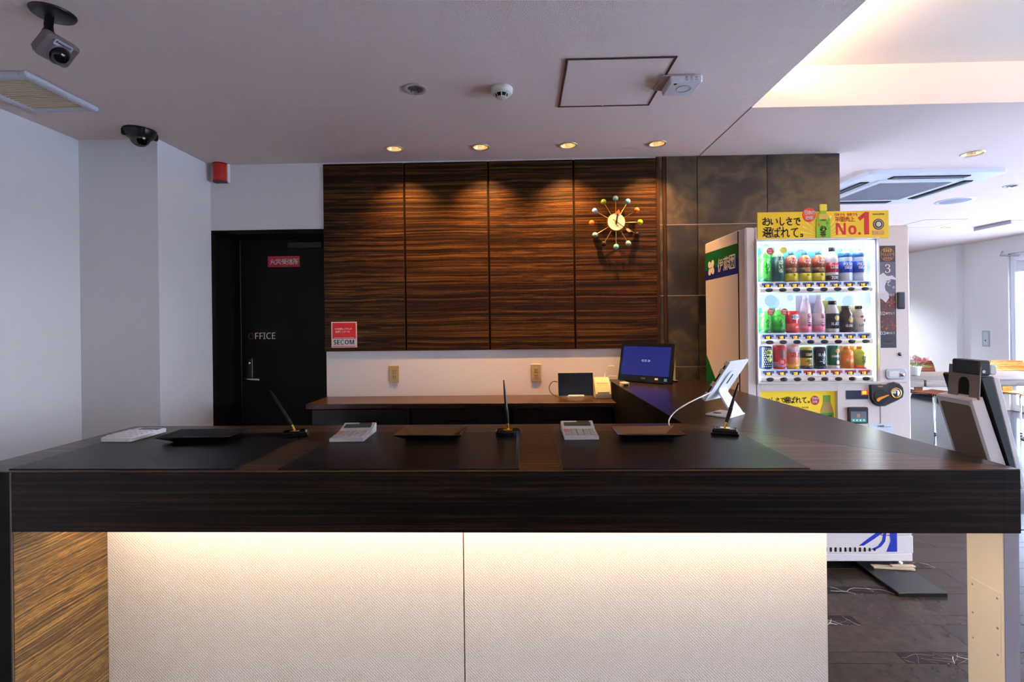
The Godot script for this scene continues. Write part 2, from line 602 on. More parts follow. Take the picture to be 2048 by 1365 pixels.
# ================================================================= room shell
func shell() -> void:
	struct("floor", lohi(Vector3(-2.9, -0.2, -11.3), Vector3(7.2, -0.004, 3.4)), mats.floor_base, "dark polished stone floor of the lobby and dining room", "floor")
	floor_pieces()
	var st: SurfaceTool
	# ceiling: one slab with the recess and the openings of the lamps and sprinklers cut out of it
	var x0 := 1.212
	var x1 := 3.7
	var z0 := -2.61
	var z1 := 0.7
	var ce := CSGCombiner3D.new()
	ce.name = "ceiling"
	var whole := CSGBox3D.new()
	whole.name = "slab"
	whole.size = Vector3(10.1, 0.3, 14.7)
	whole.position = Vector3(2.15, C + 0.15, -3.95)
	whole.material = mats.ceiling_paper
	ce.add_child(whole)
	var hole := CSGBox3D.new()
	hole.name = "recess"
	hole.size = Vector3(x1 - x0, 0.5, z1 - z0)
	hole.position = Vector3((x0 + x1) / 2, C + 0.2, (z0 + z1) / 2)
	hole.operation = CSGShape3D.OPERATION_SUBTRACTION
	hole.material = mats.ceiling_paper
	ce.add_child(hole)
	for q in [[-0.801, -3.108, 0.05], [-0.252, -3.108, 0.05], [0.301, -3.108, 0.05], [0.857, -3.108, 0.05], [3.074, -3.416, 0.057], [5.29, -6.244, 0.048], [-1.5, 0.6, 0.057], [0.3, 0.6, 0.057], [-1.5, 2.2, 0.057], [0.3, 2.2, 0.057], [3.2, -7.0, 0.057], [3.2, -9.4, 0.057], [5.5, -9.2, 0.057], [-0.495, -2.319, 0.036], [4.181, -4.292, 0.036]]:
		var cy := CSGCylinder3D.new()
		cy.name = "opening"
		cy.radius = q[2]
		cy.height = 0.16
		cy.sides = 32
		cy.operation = CSGShape3D.OPERATION_SUBTRACTION
		cy.position = Vector3(q[0], C + 0.02, q[1])
		cy.material = mats.ceiling_paper
		ce.add_child(cy, true)
	add_child(ce)
	ce.set_meta("kind", "structure")
	meta(ce, "mauve white textured ceiling over the front desk", "ceiling")
	struct("ceiling_recess", lohi(Vector3(x0 - 0.1, 2.67, z0 - 0.1), Vector3(x1 + 0.1, 2.76, z1 + 0.1)), M("recess_paint", Color.html("f4ece2"), 0.9), "bright cream lit ceiling recess", "ceiling recess")
	obj("recess_side", lohi(Vector3(x0, C + 0.001, z0 - 0.012), Vector3(x1, 2.669, z0 + 0.001)), mats.recess_paint, get_node("ceiling_recess"))
	# strip lamps on the recess's two long sides
	for s in [0, 1]:
		var xs := x0 + 0.02 if s == 0 else x1 - 0.02
		var lamp := thing("cove_light", ["warm strip light hidden along the near side of the ceiling recess", "warm strip light hidden along the far side of the ceiling recess"][s], "light", Vector3(xs, 2.56, (z0 + z1) / 2))
		obj("channel", box(Vector3.ZERO, Vector3(0.03, 0.03, z1 - z0 - 0.1), 0.004), mats.white_plastic, lamp)
		obj("glowing_strip", box(Vector3(0.017 if s == 0 else -0.017, 0.0, 0), Vector3(0.004, 0.024, z1 - z0 - 0.14)), glow("cove_glow", Color.html("ffd9a0"), 3.0), lamp)
		area("cove_lamp", lamp, Vector3(0.024 if s == 0 else -0.024, 0.004, 0), Vector3(1.0 if s == 0 else -1.0, 2.6, 0), Vector2(z1 - z0 - 0.14, 0.024), Color.html("ffcf9a"), 5.0)
	# seam in the ceiling that goes on from the recess's corner
	struct("trim_1", lohi(Vector3(1.209, C - 0.0015, -3.36), Vector3(1.2125, C + 0.001, -2.6)), M("seam", Color.html("6a5f58"), 0.9))
	# left wall and its pilaster
	struct("wall_left", lohi(Vector3(-2.9, 0, -3.0), Vector3(-2.62, C, 3.4)), mats.wall_paint, "white painted side wall left of the front desk", "wall")
	struct("wall_pilaster", lohi(Vector3(-2.9, 0, -3.9), Vector3(-2.145, C, -2.865)), mats.wall_paint, "white square pilaster between side wall and office door", "wall")
	struct("wall_front", lohi(Vector3(-2.9, 0, 3.1), Vector3(7.2, C, 3.4)), mats.wall_paint)
	struct("wall_rear", lohi(Vector3(2.0, 0, -11.3), Vector3(7.2, C, -11.0)), mats.wall_paint)
	struct("wall_side", lohi(Vector3(1.83, 0, -11.3), Vector3(2.14, C, -3.66)), mats.wall_paint)
	# right wall: far part, jog, near part, then glazing
	struct("wall_right", lohi(Vector3(6.77, 0, -11.3), Vector3(7.2, C, -7.83)), mats.wall_paint, "white far wall section of the dining room", "wall")
	st = S()
	bx(st, Vector3(7.04, C / 2, -7.475), Vector3(0.32, C, 0.71))
	bx(st, Vector3(7.04, 2.34, -2.96), Vector3(0.32, 0.23, 8.32))
	bx(st, Vector3(7.04, C / 2, 2.15), Vector3(0.32, C, 1.9))
	struct("wall_right_near", st, mats.wall_paint, "white wall section and lintel beside the glass entrance", "wall")
	st = S()
	bx(st, Vector3(6.762, 0.04, -9.4), Vector3(0.02, 0.08, 3.1), 0.003)
	struct("baseboard_right", st, mats.black_matt)
	# glazed front: door and windows
	var zz := -7.12
	for k in 6:
		var w := 1.22 if k == 0 else 1.42
		var frame := S()
		var fw := 0.07
		for s in [0.0, 1.0]:
			bx(frame, Vector3(6.95, 1.11, zz + fw / 2 + s * (w - fw)), Vector3(0.08, 2.22, fw), 0.006)
		bx(frame, Vector3(6.95, 0.05, zz + w / 2), Vector3(0.078, 0.1, w - 2 * fw), 0.004)
		bx(frame, Vector3(6.95, 2.09, zz + w / 2), Vector3(0.078, 0.27, w - 2 * fw), 0.004)
		var o := struct("door_2" if k == 0 else "window_%d" % k, frame, M("white_frame", Color.html("e8ecf0"), 0.4), "white framed glass door at the far right, daylight behind" if k == 0 else "tall white framed street window", "door" if k == 0 else "window")
		obj("pane", lohi(Vector3(6.945, 0.1, zz + fw), Vector3(6.953, 1.96, zz + w - fw)), mats.pane_glass, o)
		if k == 0:
			obj("handle", box(Vector3(6.88, 1.0, zz + w - 0.12), Vector3(0.03, 0.4, 0.03), 0.008), mats.steel, o)
		zz += w
	struct("ground_outside", lohi(Vector3(7.2, -0.3, -14), Vector3(22, -0.05, 9)), M("pavement", Color.html("b9b6b0"), 0.8))
	# door closer
	var dc := thing("door_closer", "white door closer arm box above the glass door", "door closer", Vector3(6.86, 2.12, -7.0))
	obj("housing", box(Vector3(0.0, 0.02, 0.16), Vector3(0.07, 0.075, 0.24), 0.01), mats.white_frame, dc)
	var arm := S()
	tube(arm, [Vector3(-0.02, 0.05, 0.1), Vector3(-0.16, 0.07, -0.04), Vector3(-0.02, 0.14, -0.16)], 0.011, 8)
	obj("arm", arm, mats.steel, dc)


func floor_pieces() -> void:
	var fl := get_node("floor")
	var rng := RandomNumberGenerator.new()
	rng.seed = 9
	# rows of wide slate tiles with narrow strips between them, some of veined marble
	var z := -1.281
	var row := 0
	while z > -3.5:
		for band in 2:
			var d := 0.178 if band == 0 else 0.066
			var x := 0.9 - rng.randf() * 0.5
			var cuts: Array = [[0.6, 1.1, 1.7], [0.6, 0.9, 1.2], [0.6, 1.48, 1.82], [0.6, 0.86, 1.468], [0.6, 1.1, 1.81], [0.6, 1.9, 2.2]][row % 6]
			if band == 1:
				x = cuts[0]
			var i := 0
			while x < 2.9:
				var w: float = 0.6 if band == 0 else (cuts[i + 1] - x if i < 2 else 0.7)
				var m: StandardMaterial3D = mats["slate_%d" % rng.randi_range(0, 2)]
				if band == 1 and i == 1:
					m = mats.marble
				obj("tile", lohi(Vector3(x + 0.0006, -0.02, z - d + 0.0006), Vector3(x + w - 0.0006, 0.0, z - 0.0006), 0.0008), m, fl)
				x += w
				i += 1
			z -= d
		row += 1


func area(called: String, parent: Node, at: Vector3, towards: Vector3, size: Vector2, c: Color, energy: float) -> AreaLight3D:
	var l := AreaLight3D.new()
	l.name = called
	l.area_size = size
	l.light_color = c
	l.light_energy = energy
	l.shadow_enabled = true
	l.area_range = 14.0
	parent.add_child(l, true)
	var z := -towards.normalized()
	var up := Vector3.UP if absf(z.y) < 0.95 else Vector3.BACK
	# the long side of the lamp lies along the horizontal
	var xx := up.cross(z).normalized()
	l.transform = Transform3D(Basis(xx, z.cross(xx), z), at)
	return l


# ================================================================= wall behind the desk
func back_wall() -> void:
	var st := S()
	bx(st, Vector3((-2.145 - 1.351) / 2, (2.003 + C) / 2, -3.51), Vector3(0.794, C - 2.003, 0.3))
	bx(st, Vector3((-1.351 + 2.14) / 2, C / 2, -3.51), Vector3(3.491, C, 0.3))
	bx(st, Vector3(-1.75, C / 2, -3.8), Vector3(1.2, C, 0.16))
	var w := struct("wall_back", st, mats.wall_paint, "white wall behind the front desk, wood and stone clad", "wall")
	# four veneered panels with dark joints
	var edges := [-1.356, -0.797, -0.223, 0.358, 0.914]
	for i in 4:
		obj("wood_panel", lohi(Vector3(edges[i] + (0.007 if i else 0.0), 1.157, -3.36), Vector3(edges[i + 1] - (0.007 if i < 3 else 0.0), C - 0.012, -3.349), 0.0015), mats.panel_wood, w)
		if i:
			obj("joint_strip", lohi(Vector3(edges[i] - 0.007, 1.157, -3.36), Vector3(edges[i] + 0.007, C - 0.012, -3.356)), M("joint_brown", Color.html("150804"), 0.7, 0.0, 0.2), w)
	obj("post", lohi(Vector3(0.914, 0.95, -3.36), Vector3(0.934, C - 0.004, -3.345), 0.002), M("post_brown", Color.html("38200f"), 0.5, 0.0, 0.3), w)
	obj("post", lohi(Vector3(0.957, 0.95, -3.36), Vector3(0.978, C - 0.004, -3.345), 0.002), mats.post_brown, w)
	# stone tiles with a pale metal edge under each row
	var xs := [0.98, 1.189, 1.656, 2.14]
	var ys := [0.03, 0.54, 1.03, 1.51, 1.99, C - 0.002]
	obj("backing", lohi(Vector3(0.93, 0.0, -3.362), Vector3(2.139, C - 0.002, -3.357)), mats.black_matt, w)
	for j in 5:
		for i in 3:
			obj("stone_tile", lohi(Vector3(xs[i] + 0.002, ys[j] + 0.003, -3.36), Vector3(xs[i + 1] - 0.0015, ys[j + 1] - 0.003, -3.348), 0.0015), mats["stone_%d" % ((i + j * 2) % 3)], w)
		obj("stone_tile", lohi(Vector3(0.936, ys[j] + 0.003, -3.36), Vector3(0.955, ys[j + 1] - 0.003, -3.35), 0.001), mats.stone_0, w)
		if j:
			obj("joint_strip", lohi(Vector3(0.936, ys[j] - 0.0022, -3.36), Vector3(2.139, ys[j] + 0.0022, -3.349)), M("joint_metal", Color.html("b9aa98"), 0.35, 0.6), w)
	# office door, set back in a black opening
	st = S()
	bx(st, Vector3(-2.131, 1.0, -3.545), Vector3(0.028, 2.004, 0.37))
	bx(st, Vector3(-1.357, 1.0, -3.55), Vector3(0.014, 2.004, 0.36))
	bx(st, Vector3(-1.74, 1.99, -3.55), Vector3(0.76, 0.028, 0.36))
	struct("trim_2", st, mats.black_matt)
	var d := struct("door_1", lohi(Vector3(-2.116, 0.008, -3.62), Vector3(-1.364, 1.974, -3.58), 0.002), M("door_black", Color.html("0a0707"), 0.5, 0.0, 0.3), "black office door set back in a dark opening", "door")
	obj("seam_bead", lohi(Vector3(-2.075, 0.01, -3.582), Vector3(-2.068, 1.972, -3.577), 0.001), mats.black, d)
	obj("closer", lohi(Vector3(-1.70, 1.9, -3.582), Vector3(-1.45, 1.945, -3.545), 0.004), mats.black, d)
	var pl := obj("lock_plate", lohi(Vector3(-2.035, 0.93, -3.581), Vector3(-1.985, 1.10, -3.572), 0.003), M("dark_steel", Color.html("4a4846"), 0.25, 1.0), d)
	obj("keyhole", lat([Vector2(0, 0), Vector2(0.012, 0), Vector2(0.012, 0.005), Vector2(0, 0.006)], 16, Transform3D(Basis(Vector3(1, 0, 0), PI / 2), Vector3(-2.01, 1.065, -3.573))), mats.chrome, pl)
	var h := S()
	tube(h, curve([Vector3(-2.01, 0.955, -3.575), Vector3(-2.01, 0.955, -3.53), Vector3(-1.995, 0.955, -3.518), Vector3(-1.9, 0.95, -3.516)]), 0.009, 10)
	obj("handle", h, mats.chrome, d)
	print_text("office_lettering", "FFICE", 0.047, M("sign_white", Color.html("e9e6e2"), 0.5), d, Vector3(-1.892, 1.264, -3.579), Basis(), false)
	print_text("office_initial", "O", 0.047, M("sign_dark_red", Color.html("6a1512"), 0.5), d, Vector3(-1.996, 1.263, -3.579), Basis(), false)
	# red sign on the door
	var s := thing("door_sign", "red plate with five white characters on the black office door", "sign", Vector3(-1.744, 1.808, -3.579))
	obj("plate", box(Vector3(0, 0, 0.003), Vector3(0.236, 0.08, 0.005), 0.001), M("sign_red", Color.html("c2202c"), 0.45), s)
	letter_part("lettering", "火災受信所", s, Vector3(-0.1, -0.019, 0.0062), 0.037, 0.0042, mats.sign_white)
	# alarm notice on the first panel
	s = thing("security_sign", "square red and white security notice on the first wood panel", "sign", Vector3(-1.222, 1.272, -3.3488))
	obj("plate", box(Vector3(0, 0, 0.001), Vector3(0.176, 0.176, 0.0016)), M("sticker_white", Color.html("e4dcdc"), 0.4), s)
	obj("red_field", box(Vector3(0, 0.027, 0.0022), Vector3(0.162, 0.11, 0.0008)), M("sticker_red", Color.html("d8141e"), 0.4), s)
	obj("red_line", box(Vector3(0, -0.0805, 0.0022), Vector3(0.162, 0.005, 0.0008)), mats.sticker_red, s)
	letter_part("lettering", "非常通報システムを", s, Vector3(-0.063, 0.034, 0.003), 0.0115, 0.0014, mats.sign_white)
	letter_part("lettering", "設置してあります", s, Vector3(-0.058, 0.014, 0.003), 0.0125, 0.0014, mats.sign_white)
	print_text("small_print", "EMERGENCY SIGNAL IN EFFECT", 0.0068, mats.sign_white, s, Vector3(0, -0.0225, 0.003))
	var nav := M("sticker_navy", Color.html("191a58"), 0.4)
	print_text("emblem", "SE", 0.031, nav, s, Vector3(-0.0516, -0.0525, 0.0028))
	print_text("emblem", "C", 0.034, M("sticker_teal", Color.html("1f8f93"), 0.4), s, Vector3(-0.0136, -0.0525, 0.0031))
	print_text("emblem", "OM", 0.031, nav, s, Vector3(0.038, -0.0525, 0.0028))
	# sockets
	for k in 2:
		var so := thing("wall_socket", ["beige double power socket low on the white wall, below the second wood panel", "beige double power socket on the white wall beside the small black tablet"][k], "socket", Vector3([-0.882, 0.088][k], 0.997, -3.36), 0.0, "")
		plate_socket(so)
	# red alarm lamp under the ceiling
	var al := thing("alarm_lamp", "red ribbed alarm lamp in the ceiling corner above the office door", "alarm lamp", Vector3(-2.06, 2.392, -3.36))
	obj("mount", box(Vector3(0, 0, 0.012), Vector3(0.112, 0.13, 0.024), 0.004), mats.white_plastic, al)
	var lens := S()
	lathe(lens, [Vector2(0, -0.06), Vector2(0.044, -0.06), Vector2(0.044, 0.06), Vector2(0, 0.06)], 24, Transform3D(Basis(), Vector3(0, 0, 0.024)), false)
	for k in 5:
		lathe(lens, [Vector2(0.044, -0.05 + k * 0.023), Vector2(0.0455, -0.046 + k * 0.023), Vector2(0.044, -0.042 + k * 0.023)], 24, Transform3D(Basis(), Vector3(0, 0, 0.024)))
	obj("lens", lens, M("lens_red", Color.html("c8200a"), 0.3), al)
	for y in [-0.061, 0.061]:
		obj("cap", lat([Vector2(0, -0.004), Vector2(0.047, -0.004), Vector2(0.047, 0.004), Vector2(0, 0.004)], 24, Transform3D(Basis(), Vector3(0, y, 0.024)), false), M("alarm_dark", Color.html("5a140c"), 0.4), al)
	# clock with coloured balls
	clock()


func plate_socket(so: Node3D) -> void:
	obj("cover_plate", box(Vector3(0, 0, 0.004), Vector3(0.07, 0.12, 0.008), 0.003), M("socket_beige", Color.html("b5a076"), 0.45), so)
	for y in [-0.02, 0.02]:
		var r := obj("receptacle", box(Vector3(0.002, y, 0.0088), Vector3(0.026, 0.03, 0.003), 0.001), M("socket_inner", Color.html("a8936a"), 0.4), so)
		for x in [-0.0055, 0.0075]:
			obj("slot", box(Vector3(x, y + 0.002, 0.0104), Vector3(0.0022, 0.009, 0.001)), mats.black_matt, r)


func letter_part(called: String, text: String, parent: Node, at: Vector3, size: float, weight: float, m: Material, wide := 1.0, x := Basis(), vertical := false, bend := 0.0) -> MeshInstance3D:
	var st := S()
	letters(st, text, at, size, weight, x, vertical, bend, wide)
	return obj(called, st, m, parent)


func clock() -> void:
	var c := thing("wall_clock", "clock with coloured balls on brass spokes on the fourth wood panel", "clock", Vector3(0.630, 2.0, -3.349))
	var face_x := Basis(Vector3(1, 0, 0), PI / 2)
	obj("housing", lat([Vector2(0.0, 0.0), Vector2(0.042, 0.0), Vector2(0.042, 0.045), Vector2(0.058, 0.05), Vector2(0.06, 0.056), Vector2(0.06, 0.066), Vector2(0.057, 0.07), Vector2(0.0, 0.07)], 40, Transform3D(face_x, Vector3.ZERO)), M("brass_dull", Color.html("9a865a"), 0.35, 0.8), c)
	obj("dial", lat([Vector2(0.0, 0.0708), Vector2(0.0555, 0.0708), Vector2(0.0555, 0.0700), Vector2(0, 0.07)], 40, Transform3D(face_x, Vector3.ZERO), false), M("dial_white", Color.html("e8dcc6"), 0.5), c)
	var cols := ["6b9fb4", "7cc4d6", "e87432", "b3c22e", "15120d", "8dbcc4", "6fb6c0", "2a2113", "86aeb2", "e86a36", "6fb0cc", "7d8c2a"]
	for k in 12:
		var a := TAU * k / 12.0
		var d := Vector3(sin(a), cos(a), 0)
		var sp := S()
		tube(sp, [d * 0.055 + Vector3(0, 0, 0.052), d * 0.15 + Vector3(0, 0, 0.052)], 0.0024, 8)
		var spoke := obj("spoke", sp, mats.gold, c)
		var b := S()
		ball(b, d * 0.161 + Vector3(0, 0, 0.052), 0.0185, 20)
		obj("ball", b, M("ball_" + cols[k], Color.html(cols[k]), 0.25), spoke)
	var z := 0.074
	var hour := deg_to_rad(-10.5)
	var hb := Basis(Vector3(0, 0, 1), hour)
	var st := S()
	ext(st, PackedVector2Array([Vector2(-0.0045, -0.016), Vector2(0.0045, -0.016), Vector2(0.0045, 0.058), Vector2(-0.0045, 0.058)]), z, z + 0.0015, Transform3D(hb, Vector3.ZERO))
	var hh := obj("hour_hand", st, mats.black, c)
	st = S()
	ext(st, PackedVector2Array([Vector2(-0.02, 0.056), Vector2(0.02, 0.056), Vector2(0.001, 0.084)]), z, z + 0.0018, Transform3D(hb, Vector3.ZERO))
	obj("hand_triangle", st, M("hand_orange", Color.html("e8601e"), 0.4), hh, "orange triangle tip")
	var mb := Basis(Vector3(0, 0, 1), deg_to_rad(-126.0))
	st = S()
	ext(st, PackedVector2Array([Vector2(-0.002, -0.03), Vector2(0.002, -0.03), Vector2(0.002, 0.08), Vector2(-0.002, 0.08)]), z + 0.002, z + 0.0033, Transform3D(mb, Vector3.ZERO))
	var mh := obj("minute_hand", st, mats.black, c)
	st = S()
	ext(st, disc(0.009, 0.017, 20, Vector2(0, 0.096)), z + 0.002, z + 0.0034, Transform3D(mb, Vector3.ZERO))
	obj("hand_oval", st, M("hand_taupe", Color.html("b09a86"), 0.5), mh, "taupe oval tip")
	st = S()
	ext(st, disc(0.006, 0.006, 16), z, z + 0.005)
	obj("hub", st, mats.black, c)


# ================================================================= ceiling fittings
func downlight(at: Vector3, label: String, r: float, energy: float, aim: Vector3, spread: float, c := Color.html("ffbe72")) -> void:
	var l := thing("downlight", label, "downlight", at, 0.0, "")
	obj("rim", lat([Vector2(r * 0.86, 0.004), Vector2(r * 0.88, -0.004), Vector2(r * 1.04, -0.006), Vector2(r * 1.12, -0.002), Vector2(r * 1.12, 0.0)], 36), M("rim_gold", Color.html("d8c7a0"), 0.3, 0.4), l)
	obj("reflector", lat([Vector2(r * 0.5, 0.05), Vector2(r * 0.8, 0.02), Vector2(r * 0.87, 0.002)], 36), M("reflector", Color.html("f0e2c0"), 0.25, 0.9), l)
	var b := S()
	lathe(b, [Vector2(0, 0.024), Vector2(r * 0.3, 0.027), Vector2(r * 0.48, 0.036), Vector2(r * 0.5, 0.055), Vector2(0, 0.055)], 20)
	obj("bulb", b, glow("bulb_warm", Color.html("ffdf9e"), 12.0), l)
	var s := SpotLight3D.new()
	s.name = "lamp"
	s.light_color = c
	s.light_energy = energy
	s.spot_angle = spread
	s.spot_angle_attenuation = 1.0
	s.spot_range = 8.0
	s.spot_attenuation = 2.0
	s.light_size = 0.012
	s.shadow_enabled = true
	l.add_child(s)
	s.position = Vector3(0, 0.016, 0)
	var zz := -aim.normalized()
	var xx := Vector3.BACK.cross(zz).normalized()
	s.basis = Basis(xx, zz.cross(xx), zz)


func ceiling_things() -> void:
	var order := ["first lit downlight above the wood panels, nearest the office door", "second lit downlight above the wood panels, counted from the office door", "third lit downlight above the wood panels, counted from the office door", "fourth lit downlight above the wood panels, above the ball clock"]
	for k in 4:
		downlight(Vector3([-0.801, -0.252, 0.301, 0.857][k], C, -3.108), order[k], 0.052, [1.2, 2.1, 2.3, 1.5][k], Vector3(0.03, -1, -0.2), 47.0)
	downlight(Vector3(3.074, C, -3.416), "lit downlight in front of the air conditioner on the white ceiling", 0.06, 3.0, Vector3(0, -1, 0), 50.0)
	downlight(Vector3(5.29, C, -6.244), "small lit downlight far back over the dining tables", 0.05, 4.0, Vector3(0, -1, 0), 50.0)
	# lobby lamps behind the photographer
	for k in 4:
		downlight(Vector3([-1.5, 0.3, -1.5, 0.3][k], C, [0.6, 0.6, 2.2, 2.2][k]), ["lit lobby downlight before the desk, on the side wall's side", "lit lobby downlight before the desk, on the ceiling recess's side", "lit lobby downlight farthest from the desk, on the side wall's side", "lit lobby downlight farthest from the desk, on the recess's side"][k], 0.06, [2.4, 0.7, 2.0, 0.7][k], Vector3(0, -1, 0), 58.0, Color.html("ffcf9c"))
		get_child(get_child_count() - 1).set_meta("group", "lobby downlights")
	for k in 3:
		downlight(Vector3([3.2, 3.2, 5.5][k], C, [-7.0, -9.4, -9.2][k]), ["lit dining room downlight behind the stone wall, nearer the air conditioner", "lit dining room downlight behind the stone wall, by the rear wall", "lit dining room downlight by the rear wall, on the glass door's side"][k], 0.06, 10.0, Vector3(0, -1, 0), 62.0, Color.html("eef4ff"))
	# sprinklers: a recessed plate with a chrome head
	for k in 2:
		var p := thing("sprinkler", ["recessed chrome fire sprinkler in the ceiling left of the smoke detector", "recessed fire sprinkler beyond the air conditioner"][k], "sprinkler", Vector3([-0.495, 4.181][k], C, [-2.319, -4.292][k]))
		obj("flange", lat([Vector2(0.034, 0.02), Vector2(0.036, -0.002), Vector2(0.056, -0.004), Vector2(0.058, 0.0)], 32), M("flange_grey", Color.html("b8aeaa"), 0.5), p)
		obj("cup", lat([Vector2(0, 0.004), Vector2(0.034, 0.004), Vector2(0.036, -0.002)], 24, Transform3D(), false), M("cup_dark", Color.html("6a6262"), 0.4), p)
		var hd := S()
		for x in [-0.014, 0.014]:
			tube(hd, [Vector3(x, 0.006, 0), Vector3(x, -0.014, 0.003)], 0.007, 10)
		tube(hd, [Vector3(-0.014, -0.012, 0.003), Vector3(0, -0.022, 0.004), Vector3(0.014, -0.012, 0.003)], 0.0025, 6)
		obj("head", hd, mats.chrome, p)
		var w := S()
		tube(w, [Vector3(-0.004, -0.02, 0), Vector3(-0.008, -0.036, 0), Vector3(0.004, -0.036, 0), Vector3(-0.001, -0.022, 0)], 0.0009, 6)
		obj("guard_wire", w, mats.chrome, p)
	# smoke detector
	var d := thing("smoke_detector", "round white smoke detector on the ceiling before the downlights", "smoke detector", Vector3(-0.086, C, -2.338))
	obj("base", lat([Vector2(0, -0.026), Vector2(0.046, -0.026), Vector2(0.051, -0.02), Vector2(0.053, 0.0), Vector2(0, 0)], 36), M("detector_white", Color.html("d9d5c6"), 0.5), d)
	obj("chamber", lat([Vector2(0, -0.046), Vector2(0.022, -0.046), Vector2(0.026, -0.043), Vector2(0.026, -0.041), Vector2(0, -0.041)], 28), mats.detector_white, d)
	obj("dark_gap", lat([Vector2(0, -0.042), Vector2(0.024, -0.042), Vector2(0.03, -0.025), Vector2(0, -0.025)], 28, Transform3D(), false), mats.black_matt, d)
	for k in 8:
		var a := TAU * k / 8
		var rib := S()
		tube(rib, [Vector3(sin(a) * 0.025, -0.043, cos(a) * 0.025), Vector3(sin(a) * 0.036, -0.025, cos(a) * 0.036)], 0.0022, 6)
		obj("rib", rib, mats.detector_white, d)
	# access hatch
	var h := thing("ceiling_hatch", "square ceiling access hatch with a dark brown frame line", "hatch", Vector3(0.43, C, -2.313))
	var fr := S()
	for s in [-1, 1]:
		bx(fr, Vector3(s * 0.229, -0.002, 0), Vector3(0.01, 0.005, 0.468), 0.001)
		bx(fr, Vector3(0, -0.002, s * 0.229), Vector3(0.448, 0.005, 0.01), 0.001)
	obj("frame", fr, M("hatch_brown", Color.html("4a3029"), 0.5), h)
	obj("panel", box(Vector3(0, -0.001, 0), Vector3(0.446, 0.003, 0.446), 0.001), mats.ceiling_paper, h)
	obj("latch", lat([Vector2(0, -0.003), Vector2(0.005, -0.003), Vector2(0.006, 0)], 12, Transform3D(Basis(), Vector3(-0.01, -0.003, -0.226))), mats.chrome, h)
	# emergency speaker box
	var b := thing("ceiling_alarm_box", "white rectangular alarm unit with vents beside the ceiling hatch", "alarm unit", Vector3(0.752, C, -2.305))
	var hs := S()
	bx(hs, Vector3(0, -0.018, 0), Vector3(0.145, 0.036, 0.14), 0.006)
	obj("housing", hs, M("alarm_white", Color.html("dfdde2"), 0.4), b)
	obj("mounting_plate", box(Vector3(-0.035, -0.004, 0.0), Vector3(0.15, 0.008, 0.15), 0.003), M("plate_mauve", Color.html("b5a7ab"), 0.6), b)
	obj("sounder_ring", lat([Vector2(0.03, 0.0), Vector2(0.031, -0.002), Vector2(0.034, -0.002), Vector2(0.035, 0.0)], 32, Transform3D(Basis(), Vector3(0.008, -0.036, 0.005))), M("ring_grey", Color.html("aaa4aa"), 0.4), b)
	obj("sensor", lat([Vector2(0, -0.002), Vector2(0.007, -0.002), Vector2(0.008, 0)], 16, Transform3D(Basis(), Vector3(-0.045, -0.036, 0.052))), mats.black, b)
	for i in 3:
		for j in 3:
			obj("vent_slot", box(Vector3(0.0 + i * 0.022, -0.012 - j * 0.007, 0.0702), Vector3(0.013, 0.0028, 0.001)), M("slot_grey", Color.html("6c6a76"), 0.6), b)
	obj("side_cover", box(Vector3(-0.05, -0.016, 0.0705), Vector3(0.04, 0.026, 0.003), 0.001), mats.alarm_white, b)
	# dome camera
	var dm := thing("dome_camera", "small black dome camera on the ceiling before the pilaster", "camera", Vector3(-2.15, C, -2.74))
	obj("base", lat([Vector2(0, -0.045), Vector2(0.058, -0.045), Vector2(0.07, -0.034), Vector2(0.079, -0.012), Vector2(0.08, 0.0), Vector2(0, 0)], 32), mats.black, dm)
	for k in 4:
		var a := TAU * (k + 0.5) / 4
		obj("lug", box(Vector3(sin(a) * 0.072, -0.022, cos(a) * 0.072), Vector3(0.026, 0.042, 0.026), 0.008), mats.black, dm)
	var dp := []
	for i in 9:
		var a := PI / 2 * i / 8
		dp.append(Vector2(maxf(sin(a) * 0.05, 0.0), -0.042 - cos(a) * 0.05))
	obj("dome", lat(dp, 28), mats.black_gloss, dm)
	# box camera on a stem
	var bc := thing("box_camera", "grey box security camera with a glossy lens dome hanging from a black stem", "camera", Vector3(-1.64, C, -1.7))
	obj("ceiling_plate", lat([Vector2(0, -0.012), Vector2(0.05, -0.012), Vector2(0.062, -0.007), Vector2(0.066, 0.0), Vector2(0, 0)], 40), mats.black, bc)
	var stem := S()
	tube(stem, [Vector3(-0.012, -0.01, 0), Vector3(-0.005, -0.05, 0.012), Vector3(0.008, -0.085, 0.022), Vector3(0.044, -0.142, 0.045)], 0.013, 14)
	ball(stem, Vector3(0.0, -0.08, 0.018), 0.018, 16)
	obj("stem", stem, mats.black, bc)
	var zd := Vector3(0.72, -0.685, 0.095).normalized()
	var xd := Vector3(0.1, -0.03, -0.99)
	xd = (xd - zd * xd.dot(zd)).normalized()
	var bas := Basis(xd, zd.cross(xd), zd)
	var bp := Transform3D(bas, Vector3(0.052, -0.15, 0.05))
	var bd := S()
	ext(bd, rrect(0.106, 0.088, 0.014), 0.002, 0.03, bp, 0.01)
	ext(bd, rrect(0.1, 0.082, 0.014), -0.012, 0.0025, bp)
	var body := obj("housing", bd, M("camera_taupe", Color.html("685c5c"), 0.35), bc)
	var pnl := S()
	ext(pnl, rrect(0.06, 0.02, 0.005, 3, Vector2(-0.005, 0.027)), 0.029, 0.0315, bp, 0.001)
	var np := obj("name_plate", pnl, M("camera_silver", Color.html("c6c4d0"), 0.3, 0.4), body)
	var dome := []
	for i in 9:
		var a := PI / 2 * i / 8
		dome.append(Vector2(maxf(cos(a) * 0.029, 0.0), sin(a) * 0.026))
	dome[-1].x = 0.0
	var down := Transform3D(bas * Basis(Vector3(1, 0, 0), PI / 2), bp * Vector3(0.002, -0.008, 0.03))
	obj("lens_dome", lat(dome, 28, down), mats.black_gloss, bc)
